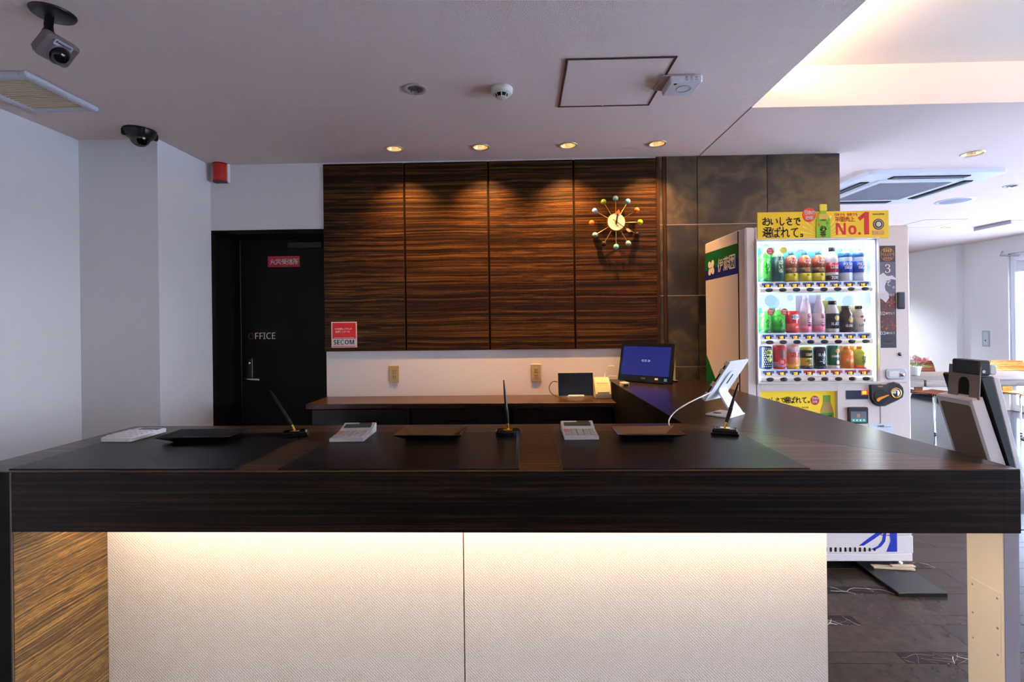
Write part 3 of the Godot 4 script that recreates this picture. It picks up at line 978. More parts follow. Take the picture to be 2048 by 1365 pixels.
	obj("lens_ring", lat([Vector2(0.029, 0.002), Vector2(0.032, 0.004), Vector2(0.036, 0.0)], 28, down), mats.camera_taupe, bc)
	obj("status_light", lat([Vector2(0.0045, 0), Vector2(0.003, 0.003), Vector2(0, 0.004)], 12, Transform3D(down.basis, bp * Vector3(0.012, -0.036, 0.026))), glow("led_red", Color.html("ff2020"), 1.2), bc)
	var pt := print_text("maker_name", "Panasonic", 0.0075, mats.black, body, bp * Vector3(-0.005, 0.029, 0.032), bas)
	pt.name = "name_lettering"
	# ventilation grille
	var v := thing("ceiling_vent", "square ceiling vent with beige slats in a white frame, left of the desk", "vent", Vector3(-2.29, C, -2.255))
	var vf := S()
	for s in [-1, 1]:
		bx(vf, Vector3(s * 0.152, -0.012, 0), Vector3(0.036, 0.024, 0.37), 0.006)
		bx(vf, Vector3(0, -0.012, s * 0.167), Vector3(0.27, 0.024, 0.036), 0.006)
	obj("frame", vf, M("vent_white", Color.html("cfcdd4"), 0.45), v)
	obj("duct", box(Vector3(0, -0.003, 0), Vector3(0.28, 0.004, 0.31)), M("vent_dark", Color.html("594c36"), 0.8), v)
	for k in 15:
		obj("slat", box(Vector3(0, -0.012, -0.141 + k * 0.02), Vector3(0.268, 0.014, 0.009), 0.001, Transform3D(Basis(Vector3(1, 0, 0), 0.0), Vector3.ZERO)), M("slat_beige", Color.html("e2d0ac"), 0.55), v)
	# cassette air conditioner
	var ac := thing("air_conditioner", "white four way cassette air conditioner in the ceiling behind the stone wall", "air conditioner", Vector3(3.13, C, -4.25))
	var fs := S()
	ext(fs, rrect(1.02, 1.0, 0.03), -0.035, 0.0, Transform3D(Basis(Vector3(1, 0, 0), PI / 2).scaled(Vector3(1, 1, 1)), Vector3(0, -0.035, 0)), 0.0)
	obj("panel", fs, M("ac_white", Color.html("dcdde4"), 0.4), ac)
	for k in 4:
		var bk := Basis(Vector3.UP, k * PI / 2)
		var lv := S()
		bx(lv, Vector3(0, -0.0372, 0.405), Vector3(0.58, 0.008, 0.07), 0.003, Transform3D(bk, Vector3.ZERO))
		var outl := obj("air_outlet", lv, mats.black_matt, ac)
		var fl := S()
		bx(fl, Vector3(0, -0.042, 0.418), Vector3(0.56, 0.006, 0.04), 0.002, Transform3D(bk * Basis(Vector3(1, 0, 0), 0.0), Vector3.ZERO))
		obj("louver", fl, M("louver_grey", Color.html("3e3e48"), 0.4), outl)
	obj("intake_frame", box(Vector3(0, -0.039, 0), Vector3(0.66, 0.01, 0.66), 0.003), mats.ac_white, ac)
	obj("intake_grille", box(Vector3(0, -0.0445, 0), Vector3(0.56, 0.006, 0.56), 0.001), M("grille_grey", Color.html("8d8a92"), 0.6), ac)
	for k in 22:
		obj("grille_bar", box(Vector3(0, -0.0485, -0.265 + k * 0.0252), Vector3(0.55, 0.003, 0.008)), M("grille_bar", Color.html("7b7982"), 0.6), ac)
	# round speaker
	var spk := thing("ceiling_speaker", "round grey ceiling speaker beyond the air conditioner", "speaker", Vector3(4.162, C, -4.815))
	obj("rim", lat([Vector2(0.12, -0.004), Vector2(0.15, -0.006), Vector2(0.155, 0.0)], 36), mats.ac_white, spk)
	obj("mesh_cover", lat([Vector2(0, -0.008), Vector2(0.09, -0.007), Vector2(0.121, -0.003)], 36), M("mesh_grey", Color.html("8e9098"), 0.7), spk)
	# far hatch and white ceiling unit
	var h2 := thing("ceiling_hatch", "thin lined access hatch in the ceiling over the dining tables", "hatch", Vector3(4.85, C, -5.97))
	var f2 := S()
	for s in [-1, 1]:
		bx(f2, Vector3(s * 0.24, -0.001, 0), Vector3(0.008, 0.004, 0.488))
		bx(f2, Vector3(0, -0.001, s * 0.24), Vector3(0.472, 0.004, 0.008))
	obj("frame", f2, M("hatch_grey", Color.html("a2a4ac"), 0.5), h2)
	obj("panel", box(Vector3(0, -0.001, 0), Vector3(0.468, 0.003, 0.468)), mats.ceiling_paper, h2)
	var u := thing("ceiling_unit", "flat white ceiling unit with a grey edge near the glass door", "ceiling unit", Vector3(6.15, C, -6.06))
	obj("panel", box(Vector3(0, -0.02, 0), Vector3(0.95, 0.04, 0.46), 0.004), mats.ac_white, u)
	obj("edge_strip", box(Vector3(-0.478, -0.022, 0), Vector3(0.01, 0.044, 0.47)), mats.hatch_grey, u)


# ================================================================= the desk
func counter() -> void:
	var c := thing("front_desk", "long dark zebrawood front desk with white lit front and a side arm", "desk")
	var lo := T - 0.167
	# top of the front run and of the arm, mitred where they meet
	obj("top", pslab([[-1.575, -1.335], [1.287, -1.306], [0.612, -1.907], [-1.547, -1.928]], T - 0.0025, T, 0.001), mats.top_wood, c)
	obj("arm_top", pslab([[1.287, -1.306], [1.15, -3.338], [0.572, -3.338], [0.612, -1.907]], T - 0.0025, T, 0.001), mats.arm_wood, c)
	obj("fascia", pslab([[-1.420, -1.3335], [1.247, -1.3065], [1.2468, -1.337], [-1.42, -1.364]], lo, T - 0.003, 0.001), mats.fascia_wood, c)
	obj("end_block", pslab([[1.2475, -1.3065], [1.287, -1.306], [1.285, -1.337], [1.2475, -1.337]], lo, T - 0.003, 0.001), mats.fascia_wood, c)
	obj("arm_fascia", pslab([[1.285, -1.338], [1.15, -3.33], [1.12, -3.33], [1.255, -1.338]], lo, T - 0.003, 0.001), mats.arm_wood, c)
	obj("soffit", pslab([[-1.42, -1.365], [1.25, -1.338], [1.12, -3.3], [0.95, -3.3], [0.96, -1.6], [-1.42, -1.6]], lo + 0.018, lo + 0.03), mats.black_matt, c)
	# left end: a thick leg, black in front, pale wood towards the inside
	obj("leg", pslab([[-1.575, -1.3345], [-1.4235, -1.333], [-1.4135, -1.64], [-1.545, -1.92], [-1.56, -1.64]], 0.0, T - 0.003, 0.001), mats.black_matt, c)
	obj("leg_lining", pslab([[-1.4225, -1.336], [-1.4185, -1.336], [-1.409, -1.64], [-1.413, -1.64]], 0.0, lo - 0.0), mats.inner_wood, c)
	obj("leg_edge", pslab([[-1.4245, -1.3325], [-1.4205, -1.3325], [-1.4205, -1.336], [-1.4245, -1.336]], 0.0, T - 0.003), M("edge_band", Color.html("5a4a3c"), 0.5), c)
	# white embossed front in two boards, standing back under the top
	var zl := -1.632
	var zr := -1.610
	var mid := -0.204
	var zm := lerpf(zl, zr, (mid + 1.41) / 2.38)
	obj("front_board", pslab([[-1.4088, zl], [mid - 0.002, zm], [mid - 0.002, zm - 0.02], [-1.4088, zl - 0.02]], 0.0, lo + 0.02), mats.embossed_panel, c)
	obj("front_board", pslab([[mid + 0.002, zm], [0.972, zr], [0.972, zr - 0.02], [mid + 0.002, zm - 0.02]], 0.0, lo + 0.02), mats.embossed_panel, c)
	obj("carcass", pslab([[-1.408, zl - 0.021], [0.972, zr - 0.021], [0.968, -1.85], [-1.408, -1.87]], 0.0, lo + 0.02), M("carcass_dark", Color.html("6a5a4a"), 0.7), c)
	obj("arm_carcass", pslab([[0.95, -1.64], [0.918, -3.3], [0.585, -3.3], [0.622, -1.93], [0.7, -1.86], [0.945, -1.86]], 0.0, T - 0.004), mats.black_matt, c)
	obj("arm_side", pslab([[0.972, -1.64], [0.94, -3.3], [0.92, -3.3], [0.952, -1.64]], 0.0, lo + 0.02), mats.arm_wood, c)
	# light strip hidden under the top
	var l := thing("desk_light", "warm light strip hidden under the desk top, shining down the white front", "light", Vector3(-0.09, lo + 0.004, -1.505))
	obj("channel", box(Vector3(0, 0.006, 0), Vector3(2.6, 0.012, 0.03), 0.002, Transform3D(Basis(Vector3.UP, 0.01), Vector3.ZERO)), mats.white_plastic, l)
	obj("glowing_strip", box(Vector3(0, -0.001, 0), Vector3(2.58, 0.003, 0.02), 0.0, Transform3D(Basis(Vector3.UP, 0.01), Vector3.ZERO)), glow("desk_glow", Color.html("ffd9a0"), 4.0), l)
	area("strip_lamp", l, Vector3(0, -0.005, 0), Vector3(0, -1, -0.05), Vector2(2.58, 0.022), Color.html("ffe2bc"), 0.98)
	# lower working counter along the wall
	var b := thing("back_counter", "low dark wood working counter along the wall below the wood panels", "counter")
	obj("top", pslab([[-1.35, -3.03], [0.562, -3.0], [0.562, -3.335], [-1.342, -3.335]], 0.82, 0.85, 0.002), mats.top_wood, b)
	for k in 3:
		var x0 := -1.33 + k * 0.63
		var cab := obj("cabinet", lohi(Vector3(x0, 0.02, -3.33), Vector3(x0 + 0.629, 0.818, -3.07), 0.002), mats.black_matt, b)
		obj("drawer", lohi(Vector3(x0 + 0.008, 0.66, -3.07), Vector3(x0 + 0.612, 0.81, -3.052), 0.002), mats.black, cab)
		obj("drawer_pull", lohi(Vector3(x0 + 0.2, 0.73, -3.053), Vector3(x0 + 0.42, 0.738, -3.042), 0.002), mats.dark_steel, cab)


func counter_things() -> void:
	var mat_shapes := [[[-1.44, -1.346], [-0.795, -1.335], [-0.776, -1.776], [-1.448, -1.776]], [[-0.673, -1.332], [-0.013, -1.322], [-0.014, -1.764], [-0.644, -1.776]], [[0.103, -1.32], [0.753, -1.314], [0.747, -1.767], [0.102, -1.768]]]
	var who := ["on the desk's end nearest the white side wall", "in the middle of the desk", "on the desk near the tablet stand"]
	for k in 3:
		var m := thing("desk_mat", "black leather desk mat " + who[k], "desk mat", Vector3(0, T, 0), 0.0, "desk mats")
		obj("sheet", pslab(mat_shapes[k], 0.0, 0.004, 0.0015), mats.leather, m)
	# calculators
	calculator(Vector3(-1.385, T + 0.004, -1.725), -0.06, 0, "flat white calculator with white keys on the mat by the side wall")
	calculator(Vector3(-0.592, T + 0.004, -1.70), 0.02, 1, "silver white calculator with raised display on the middle desk mat")
	calculator(Vector3(0.19, T + 0.004, -1.705), 0.0, 1, "silver white calculator with raised display on the mat near the tablet stand")
	# cash trays
	tray(Vector3(-1.11, T + 0.004, -1.685), 0.04, 0.245, "shallow black cash tray next to the flat white calculator")
	tray(Vector3(-0.318, T + 0.004, -1.69), -0.04, 0.232, "shallow black cash tray on the middle desk mat")
	tray(Vector3(0.417, T + 0.004, -1.678), 0.0, 0.226, "shallow black cash tray under the white tablet cable")
	# pen stands
	pen_stand(Vector3(-0.805, T + 0.004, -1.715), 0.35, Vector3(-0.075, 0.123, 0.0), "black pen stand with pen leaning left on the mat by the side wall", false)
	pen_stand(Vector3(-0.055, T + 0.004, -1.71), 0.03, Vector3(-0.011, 0.15, 0.0), "black pen stand with upright pen on the middle desk mat", true)
	pen_stand(Vector3(0.69, T + 0.004, -1.705), -0.42, Vector3(0.042, 0.135, 0.0), "black pen stand with pen leaning right on the mat near the tablet stand", false)
	tablet_stand()
	monitor()
	small_tablet()
	card_printer()


func calculator(at: Vector3, turn: float, kind: int, label: String) -> void:
	var c := thing("calculator", label, "calculator", at, turn, "desk calculators")
	var w := 0.115
	if kind == 0:
		var st := S()
		ext(st, rrect(w, 0.16, 0.01), 0.002, 0.016, Transform3D(Basis(Vector3(1, 0, 0), -PI / 2), Vector3.ZERO), 0.003)
		obj("case", st, mats.white_plastic, c)
		obj("display", lohi(Vector3(-0.028, 0.0155, -0.066), Vector3(0.046, 0.0172, -0.044), 0.0005), M("lcd_dark", Color.html("4c463c"), 0.2), c)
		for i in 5:
			for j in 5:
				obj("key", box(Vector3(-0.042 + i * 0.021, 0.0175, -0.026 + j * 0.0205), Vector3(0.017, 0.004, 0.015), 0.0012), M("key_white", Color.html("f4f2f4"), 0.4), c)
		return
	var body := S()
	ext(body, PackedVector2Array([Vector2(0.075, 0.002), Vector2(0.075, 0.013), Vector2(-0.018, 0.017), Vector2(-0.03, 0.021), Vector2(-0.078, 0.034), Vector2(-0.082, 0.03), Vector2(-0.078, 0.002)]), -w / 2, w / 2, Transform3D(Basis(Vector3(0, 0, 1), Vector3(0, 1, 0), Vector3(-1, 0, 0)), Vector3.ZERO), 0.002)
	obj("case", body, M("calculator_silver", Color.html("d3d1d0"), 0.35, 0.2), c)
	var tilt := Transform3D(Basis(Vector3(1, 0, 0), 0.265), Vector3(0, 0.0285, -0.055))
	obj("display", box(Vector3(0, 0.0005, 0.004), Vector3(0.094, 0.003, 0.024), 0.0006, tilt), M("lcd_green", Color.html("3f4a35"), 0.15), c)
	obj("solar_cell", box(Vector3(0.022, 0.0005, -0.016), Vector3(0.044, 0.002, 0.007), 0.0004, tilt), M("solar_brown", Color.html("5a3d30"), 0.2), c)
	for i in 5:
		for j in 4:
			var kx := Transform3D(Basis(Vector3(1, 0, 0), 0.043), Vector3(-0.042 + i * 0.021, 0.0168 - j * 0.0009, -0.006 + j * 0.0195))
			obj("key", box(Vector3.ZERO, Vector3(0.0175, 0.005, 0.0145), 0.0014, kx), [M("key_salmon", Color.html("c98a78"), 0.45), M("key_grey", Color.html("b5aca6"), 0.45)][0 if i == 0 and j < 2 else 1], c)


func tray(at: Vector3, turn: float, w: float, label: String) -> void:
	var t := thing("cash_tray", label, "tray", at, turn, "cash trays")
	var d := 0.135
	var st := S()
	var rings := [[0.036, 0.0], [0.0, 0.02], [0.003, 0.022], [0.04, 0.004]]
	var inner := S()
	for k in 3:
		var a: Array = rings[k]
		var b: Array = rings[k + 1]
		var pa := corner4(w, d, a[0], a[1])
		var pb := corner4(w, d, b[0], b[1])
		for i in 4:
			var j := (i + 1) % 4
			quad(inner if k == 2 else st, pa[i], pa[j], pb[j], pb[i])
	var p := corner4(w, d, 0.04, 0.004)
	quad(inner, p[0], p[1], p[2], p[3])
	var q := corner4(w, d, 0.036, 0.0)
	quad(st, q[3], q[2], q[1], q[0])
	obj("body", st, M("tray_black", Color.html("0f0d0c"), 0.33), t)
	obj("liner", inner, mats.black if w > 0.24 else M("tray_liner", Color.html("8a6a48"), 0.36, 0.75), t)


func corner4(w: float, d: float, i: float, y: float) -> Array:
	var x := w / 2 - i
	var z := d / 2 - i
	return [Vector3(-x, y, z), Vector3(x, y, z), Vector3(x, y, -z), Vector3(-x, y, -z)]


func pen_stand(at: Vector3, turn: float, lean: Vector3, label: String, round_base: bool) -> void:
	var p := thing("pen_stand", label, "pen stand", at, turn, "desk pen stands")
	var st := S()
	var flat := Transform3D(Basis(Vector3(1, 0, 0), -PI / 2), Vector3.ZERO)
	if round_base:
		ext(st, rrect(0.085, 0.062, 0.02), 0.0, 0.02, flat, 0.005)
	else:
		ext(st, rrect(0.088, 0.058, 0.003), 0.0, 0.009, flat, 0.001)
		ext(st, rrect(0.08, 0.05, 0.004), 0.009, 0.021, flat, 0.007)
	obj("base", st, mats.black_gloss, p)
	st = S()
	ext(st, rrect(0.032, 0.024, 0.004), 0.0205, 0.0225, flat, 0.0006)
	obj("gold_plate", st, mats.gold, p)
	lean = lean.rotated(Vector3.UP, -turn)
	var dir := lean.normalized()
	var foot := Vector3(0, 0.022, 0)
	st = S()
	tube(st, [foot, foot + dir * 0.022], 0.004, 12, 0.0055)
	obj("socket", st, mats.gold, p)
	st = S()
	var n := lean.length() + 0.02
	tube(st, [foot + dir * 0.02, foot + dir * 0.035, foot + dir * 0.07], 0.0055, 12, 0.0068)
	tube(st, [foot + dir * 0.0701, foot + dir * (n - 0.03), foot + dir * n], 0.0058, 12, 0.0022)
	var pen := obj("pen", st, M("pen_black", Color.html("070707"), 0.3, 0.0, 0.4), p)
	st = S()
	tube(st, [foot + dir * 0.0695, foot + dir * 0.0715], 0.007, 12)
	obj("band", st, mats.black, pen)


func tablet_stand() -> void:
	var s := thing("tablet_stand", "white Z-shaped metal tablet stand on the desk's side arm", "tablet stand", Vector3(0.835, T, -2.07), deg_to_rad(222.0))
	var white := M("stand_white", Color.html("e6e6ea"), 0.3)
	var st := S()
	ext(st, PackedVector2Array([Vector2(-0.068, 0.055), Vector2(0.068, 0.055), Vector2(0.062, -0.05), Vector2(-0.062, -0.05)]), 0.001, 0.007, Transform3D(Basis(Vector3(1, 0, 0), -PI / 2), Vector3.ZERO), 0.002)
	obj("base", st, white, s)
	st = S()
	ext(st, disc(0.017, 0.017), 0.007, 0.0085, Transform3D(Basis(Vector3(1, 0, 0), -PI / 2), Vector3(0.02, 0, 0.02)))
	obj("cable_hole", st, M("stand_shadow", Color.html("55575c"), 0.5), s)
	# the arm: rises from the base's rear edge, leans forward and bends into the head plate
	var path := [Vector2(-0.053, 0.004), Vector2(-0.05, 0.018), Vector2(0.0, 0.088), Vector2(0.006, 0.1), Vector2(0.004, 0.113), Vector2(-0.035, 0.172)]
	st = S()
	for k in path.size() - 1:
		var a: Vector2 = path[k]
		var b: Vector2 = path[k + 1]
		var wa := lerpf(0.055, 0.036, clampf(k / 2.0, 0, 1))
		var wb := lerpf(0.055, 0.036, clampf((k + 1) / 2.0, 0, 1))
		var n := Vector2(-(b - a).y, (b - a).x).normalized() * 0.0035
		var pts := []
		for q in [[a, wa, 1], [a, wa, -1], [b, wb, -1], [b, wb, 1]]:
			for sd in [-1, 1]:
				var v: Vector2 = q[0] + n * q[2]
				pts.append(Vector3(sd * q[1], v.y, v.x))
		var cc: Vector3 = (pts[0] + pts[1] + pts[4] + pts[5]) / 4.0
		for fc in [[0, 1, 3, 2], [4, 5, 7, 6], [0, 1, 7, 6], [2, 3, 5, 4], [0, 2, 4, 6], [1, 3, 5, 7]]:
			var quadp := [pts[fc[0]], pts[fc[1]], pts[fc[2]], pts[fc[3]]]
			face_out(st, quadp, (pts[fc[0]] + pts[fc[1]] + pts[fc[2]] + pts[fc[3]]) / 4.0 - cc)
	obj("arm", st, white, s)
	# head: plate behind the tablet; local y up the slope, z out of the screen
	var slope := Vector3(0, 0.162, -0.105).normalized()
	var hb := Basis(Vector3(1, 0, 0), slope, Vector3(1, 0, 0).cross(slope))
	var hx := Transform3D(hb, Vector3(0, 0.151, -0.008))
	st = S()
	ext(st, rrect(0.165, 0.195, 0.01), -0.009, -0.003, hx)
	var plate := obj("head_plate", st, white, s)
	st = S()
	ext(st, rrect(0.075, 0.12, 0.03, 6, Vector2(0, -0.005)), -0.014, -0.009, hx)
	obj("rear_boss", st, white, plate)
	st = S()
	ext(st, rrect(0.014, 0.05, 0.006, 4, Vector2(0.0, 0.01)), -0.0148, -0.0138, hx)
	obj("slot", st, M("slot_black", Color.html("17171a"), 0.5), plate)
	for y in [-0.075, -0.02, 0.045, 0.085]:
		for x in [-0.083, 0.083]:
			obj("clip", box(Vector3(x, y, 0.0), Vector3(0.007, 0.022, 0.018), 0.002, hx), M("clip_cream", Color.html("cfc3ae"), 0.4), s)
	obj("ledge", box(Vector3(0, -0.1, 0.004), Vector3(0.16, 0.008, 0.026), 0.002, hx), white, s)
	var t := thing("tablet", "thin black tablet held in the white desk stand", "tablet", s.position, deg_to_rad(222.0))
	st = S()
	ext(st, rrect(0.158, 0.186, 0.008), -0.002, 0.006, hx, 0.001)
	obj("case", st, M("tablet_edge", Color.html("3c3a3c"), 0.3), t)
	st = S()
	ext(st, rrect(0.145, 0.165, 0.004), 0.0055, 0.0068, hx)
	obj("screen", st, mats.black_gloss, t)
	var cb := thing("tablet_cable", "white cable curving from the tablet stand down to the desk behind the cash tray", "cable")
	st = S()
	var a0 := s.transform * (hx * Vector3(-0.093, -0.035, 0.006))
	tube(st, curve([a0 + Vector3(0.02, 0.012, 0.0), a0, Vector3(0.735, 1.045, -2.0), Vector3(0.66, 1.03, -1.94), Vector3(0.585, 1.0, -1.9), Vector3(0.545, 0.972, -1.86), Vector3(0.532, 0.9545, -1.80), Vector3(0.53, 0.9535, -1.765)], 8), 0.0026, 8)
	obj("cord", st, M("cable_white", Color.html("ddd6cc"), 0.5), cb)


func monitor() -> void:
	var m := thing("monitor", "black touch monitor with a blue clock screen on the end of the desk arm", "monitor", Vector3(0.757, T, -3.125), deg_to_rad(-40.3))
	var hx := Transform3D(Basis(Vector3(1, 0, 0), -0.26), Vector3(0, 0.008, 0))
	var st := S()
	ext(st, rrect(0.365, 0.25, 0.006, 3, Vector2(0, 0.125)), -0.022, 0.0, hx, 0.002)
	obj("bezel", st, M("bezel_black", Color.html("0a0a0c"), 0.18), m)
	obj("screen", box(Vector3(0, 0.133, 0.0005), Vector3(0.325, 0.186, 0.002), 0.0, hx), screen_mat("screen_blue", Color.html("282e86"), 0.55), m)
	var bl := AreaLight3D.new()
	bl.name = "screen_light"
	bl.area_size = Vector2(0.32, 0.18)
	bl.light_color = Color.html("3038a8")
	bl.light_energy = 0.01
	bl.shadow_enabled = true
	m.add_child(bl)
	bl.transform = hx * Transform3D(Basis(Vector3.UP, PI), Vector3(0, 0.133, 0.004))
	letter_part("time_readout", "12", m, hx * Vector3(-0.026, 0.129, 0.0018), 0.0115, 0.0010, glow("screen_white", Color.html("c8d4ff"), 0.8), 1.0, hx.basis)
	letter_part("time_readout", ".", m, hx * Vector3(-0.0085, 0.136, 0.0018), 0.0115, 0.0010, mats.screen_white, 1.0, hx.basis)
	letter_part("time_readout", "21", m, hx * Vector3(-0.004, 0.129, 0.0018), 0.0115, 0.0010, mats.screen_white, 1.0, hx.basis)
	letter_part("time_readout", ".", m, hx * Vector3(0.0135, 0.136, 0.0018), 0.0115, 0.0010, mats.screen_white, 1.0, hx.basis)
	letter_part("time_readout", "24", m, hx * Vector3(0.018, 0.129, 0.0018), 0.0115, 0.0010, mats.screen_white, 1.0, hx.basis)
	letter_part("maker_lettering", "ASUS", m, hx * Vector3(-0.018, 0.018, 0.0006), 0.009, 0.0012, M("logo_grey", Color.html("8a8a8e"), 0.4), 1.2, hx.basis)
	obj("sticker", box(Vector3(0.085, 0.022, 0.0004), Vector3(0.022, 0.012, 0.001), 0.0, hx), mats.sticker_white, m, "small white sticker")
	obj("sticker", box(Vector3(0.145, 0.02, 0.0004), Vector3(0.02, 0.018, 0.001), 0.0, hx), M("sticker_blue", Color.html("3f8fc0"), 0.4), m, "small blue sticker")
	st = S()
	bx(st, Vector3(0, 0.005, -0.055), Vector3(0.26, 0.01, 0.1), 0.003)
	bx(st, Vector3(0, 0.09, -0.05), Vector3(0.2, 0.12, 0.02), 0.004, Transform3D(Basis(Vector3(1, 0, 0), -0.26), Vector3(0, 0, 0.015)))
	obj("rear_foot", st, mats.black, m)
	# pale slip of paper that stands behind the monitor's edge
	var p := thing("card_holder", "narrow upright cream card standing right behind the monitor", "card", Vector3(0.965, T, -3.18), -0.3)
	obj("foot", box(Vector3(0, 0.006, 0), Vector3(0.05, 0.012, 0.04), 0.003), mats.black, p)
	obj("card", box(Vector3(0, 0.08, 0), Vector3(0.022, 0.14, 0.004), 0.001), M("card_cream", Color.html("d8cba4"), 0.6), p)
	var cab := thing("monitor_cable", "pale cables looping from the cream printer to the monitor", "cable")
	st = S()
	tube(st, curve([Vector3(0.59, 1.05, -3.2), Vector3(0.56, 1.045, -3.24), Vector3(0.54, 1.0, -3.25), Vector3(0.53, 0.96, -3.23)]), 0.003, 8)
	tube(st, curve([Vector3(0.605, 0.985, -3.19), Vector3(0.57, 0.985, -3.22), Vector3(0.545, 0.97, -3.22)]), 0.003, 8)
	obj("cord", st, mats.cable_white, cab)


func small_tablet() -> void:
	var t := thing("smart_display", "small black tablet leaning on a white dock on the back counter", "tablet", Vector3(0.342, 0.85, -3.21))
	var hx := Transform3D(Basis(Vector3(1, 0, 0), -0.18), Vector3(0, 0.006, 0))
	var st := S()
	ext(st, rrect(0.234, 0.155, 0.006, 3, Vector2(0, 0.078)), -0.01, -0.0005, hx, 0.001)
	obj("case", st, M("tablet_silver", Color.html("c9c2b8"), 0.35), t)
	obj("screen", box(Vector3(0, 0.079, 0.0), Vector3(0.226, 0.147, 0.002), 0.0, hx), mats.black_gloss, t)
	st = S()
	bx(st, Vector3(0, 0.006, -0.02), Vector3(0.105, 0.012, 0.07), 0.003)
	bx(st, Vector3(0, 0.009, 0.013), Vector3(0.105, 0.018, 0.012), 0.003)
	obj("dock", st, mats.white_plastic, t)
	var cab := thing("tablet_lead", "thin black lead looping beside the small black tablet", "cable")
	st = S()
	tube(st, curve([Vector3(0.235, 0.945, -3.24), Vector3(0.195, 0.95, -3.24), Vector3(0.17, 0.915, -3.235), Vector3(0.18, 0.88, -3.22), Vector3(0.215, 0.858, -3.2), Vector3(0.25, 0.855, -3.19)]), 0.0025, 8)
	obj("cord", st, mats.black, cab)


func card_printer() -> void:
	var p := thing("receipt_printer", "cream receipt printer beside the small black tablet on the back counter", "printer", Vector3(0.508, 0.85, -3.2))
	var side := Transform3D(Basis(Vector3(0, 0, 1), Vector3(0, 1, 0), Vector3(-1, 0, 0)), Vector3.ZERO)
	var st := S()
	ext(st, PackedVector2Array([Vector2(0.062, 0.004), Vector2(0.062, 0.03), Vector2(0.05, 0.052), Vector2(0.03, 0.078), Vector2(-0.02, 0.125), Vector2(-0.07, 0.125), Vector2(-0.075, 0.118), Vector2(-0.075, 0.004)]), -0.05, 0.05, side, 0.003)
	obj("body", st, mats.cream_plastic, p)
	var face := Transform3D(Basis(Vector3(1, 0, 0), -0.72), Vector3(0, 0.098, 0.008))
	obj("paper_slot", box(Vector3(0, -0.022, 0.0), Vector3(0.072, 0.005, 0.006), 0.001, face), M("slot_olive", Color.html("57503a"), 0.5), p)
	obj("tear_bar", box(Vector3(0, -0.008, 0.0), Vector3(0.078, 0.01, 0.004), 0.001, face), M("bar_olive", Color.html("8f865e"), 0.4), p)
	obj("front_door", box(Vector3(0, 0.034, 0.06), Vector3(0.074, 0.026, 0.008), 0.002), M("cream_pale", Color.html("d6ccaa"), 0.4), p)
	obj("foot", box(Vector3(-0.038, 0.003, 0.05), Vector3(0.014, 0.006, 0.014), 0.001), mats.black, p)
	obj("foot", box(Vector3(0.038, 0.003, 0.05), Vector3(0.014, 0.006, 0.014), 0.001), mats.black, p)
	var ad := thing("cable_adapter", "small cream adapter on the desk arm beside the receipt printer", "adapter", Vector3(0.606, T, -2.965), 0.1)
	obj("body", box(Vector3(0, 0.014, 0), Vector3(0.045, 0.026, 0.06), 0.003), mats.cream_plastic, ad)
	obj("connector", box(Vector3(0, 0.013, 0.036), Vector3(0.022, 0.014, 0.014), 0.002), mats.black, ad)


# ================================================================= drinks machine
const MX := 1.63
const MZ := -2.66

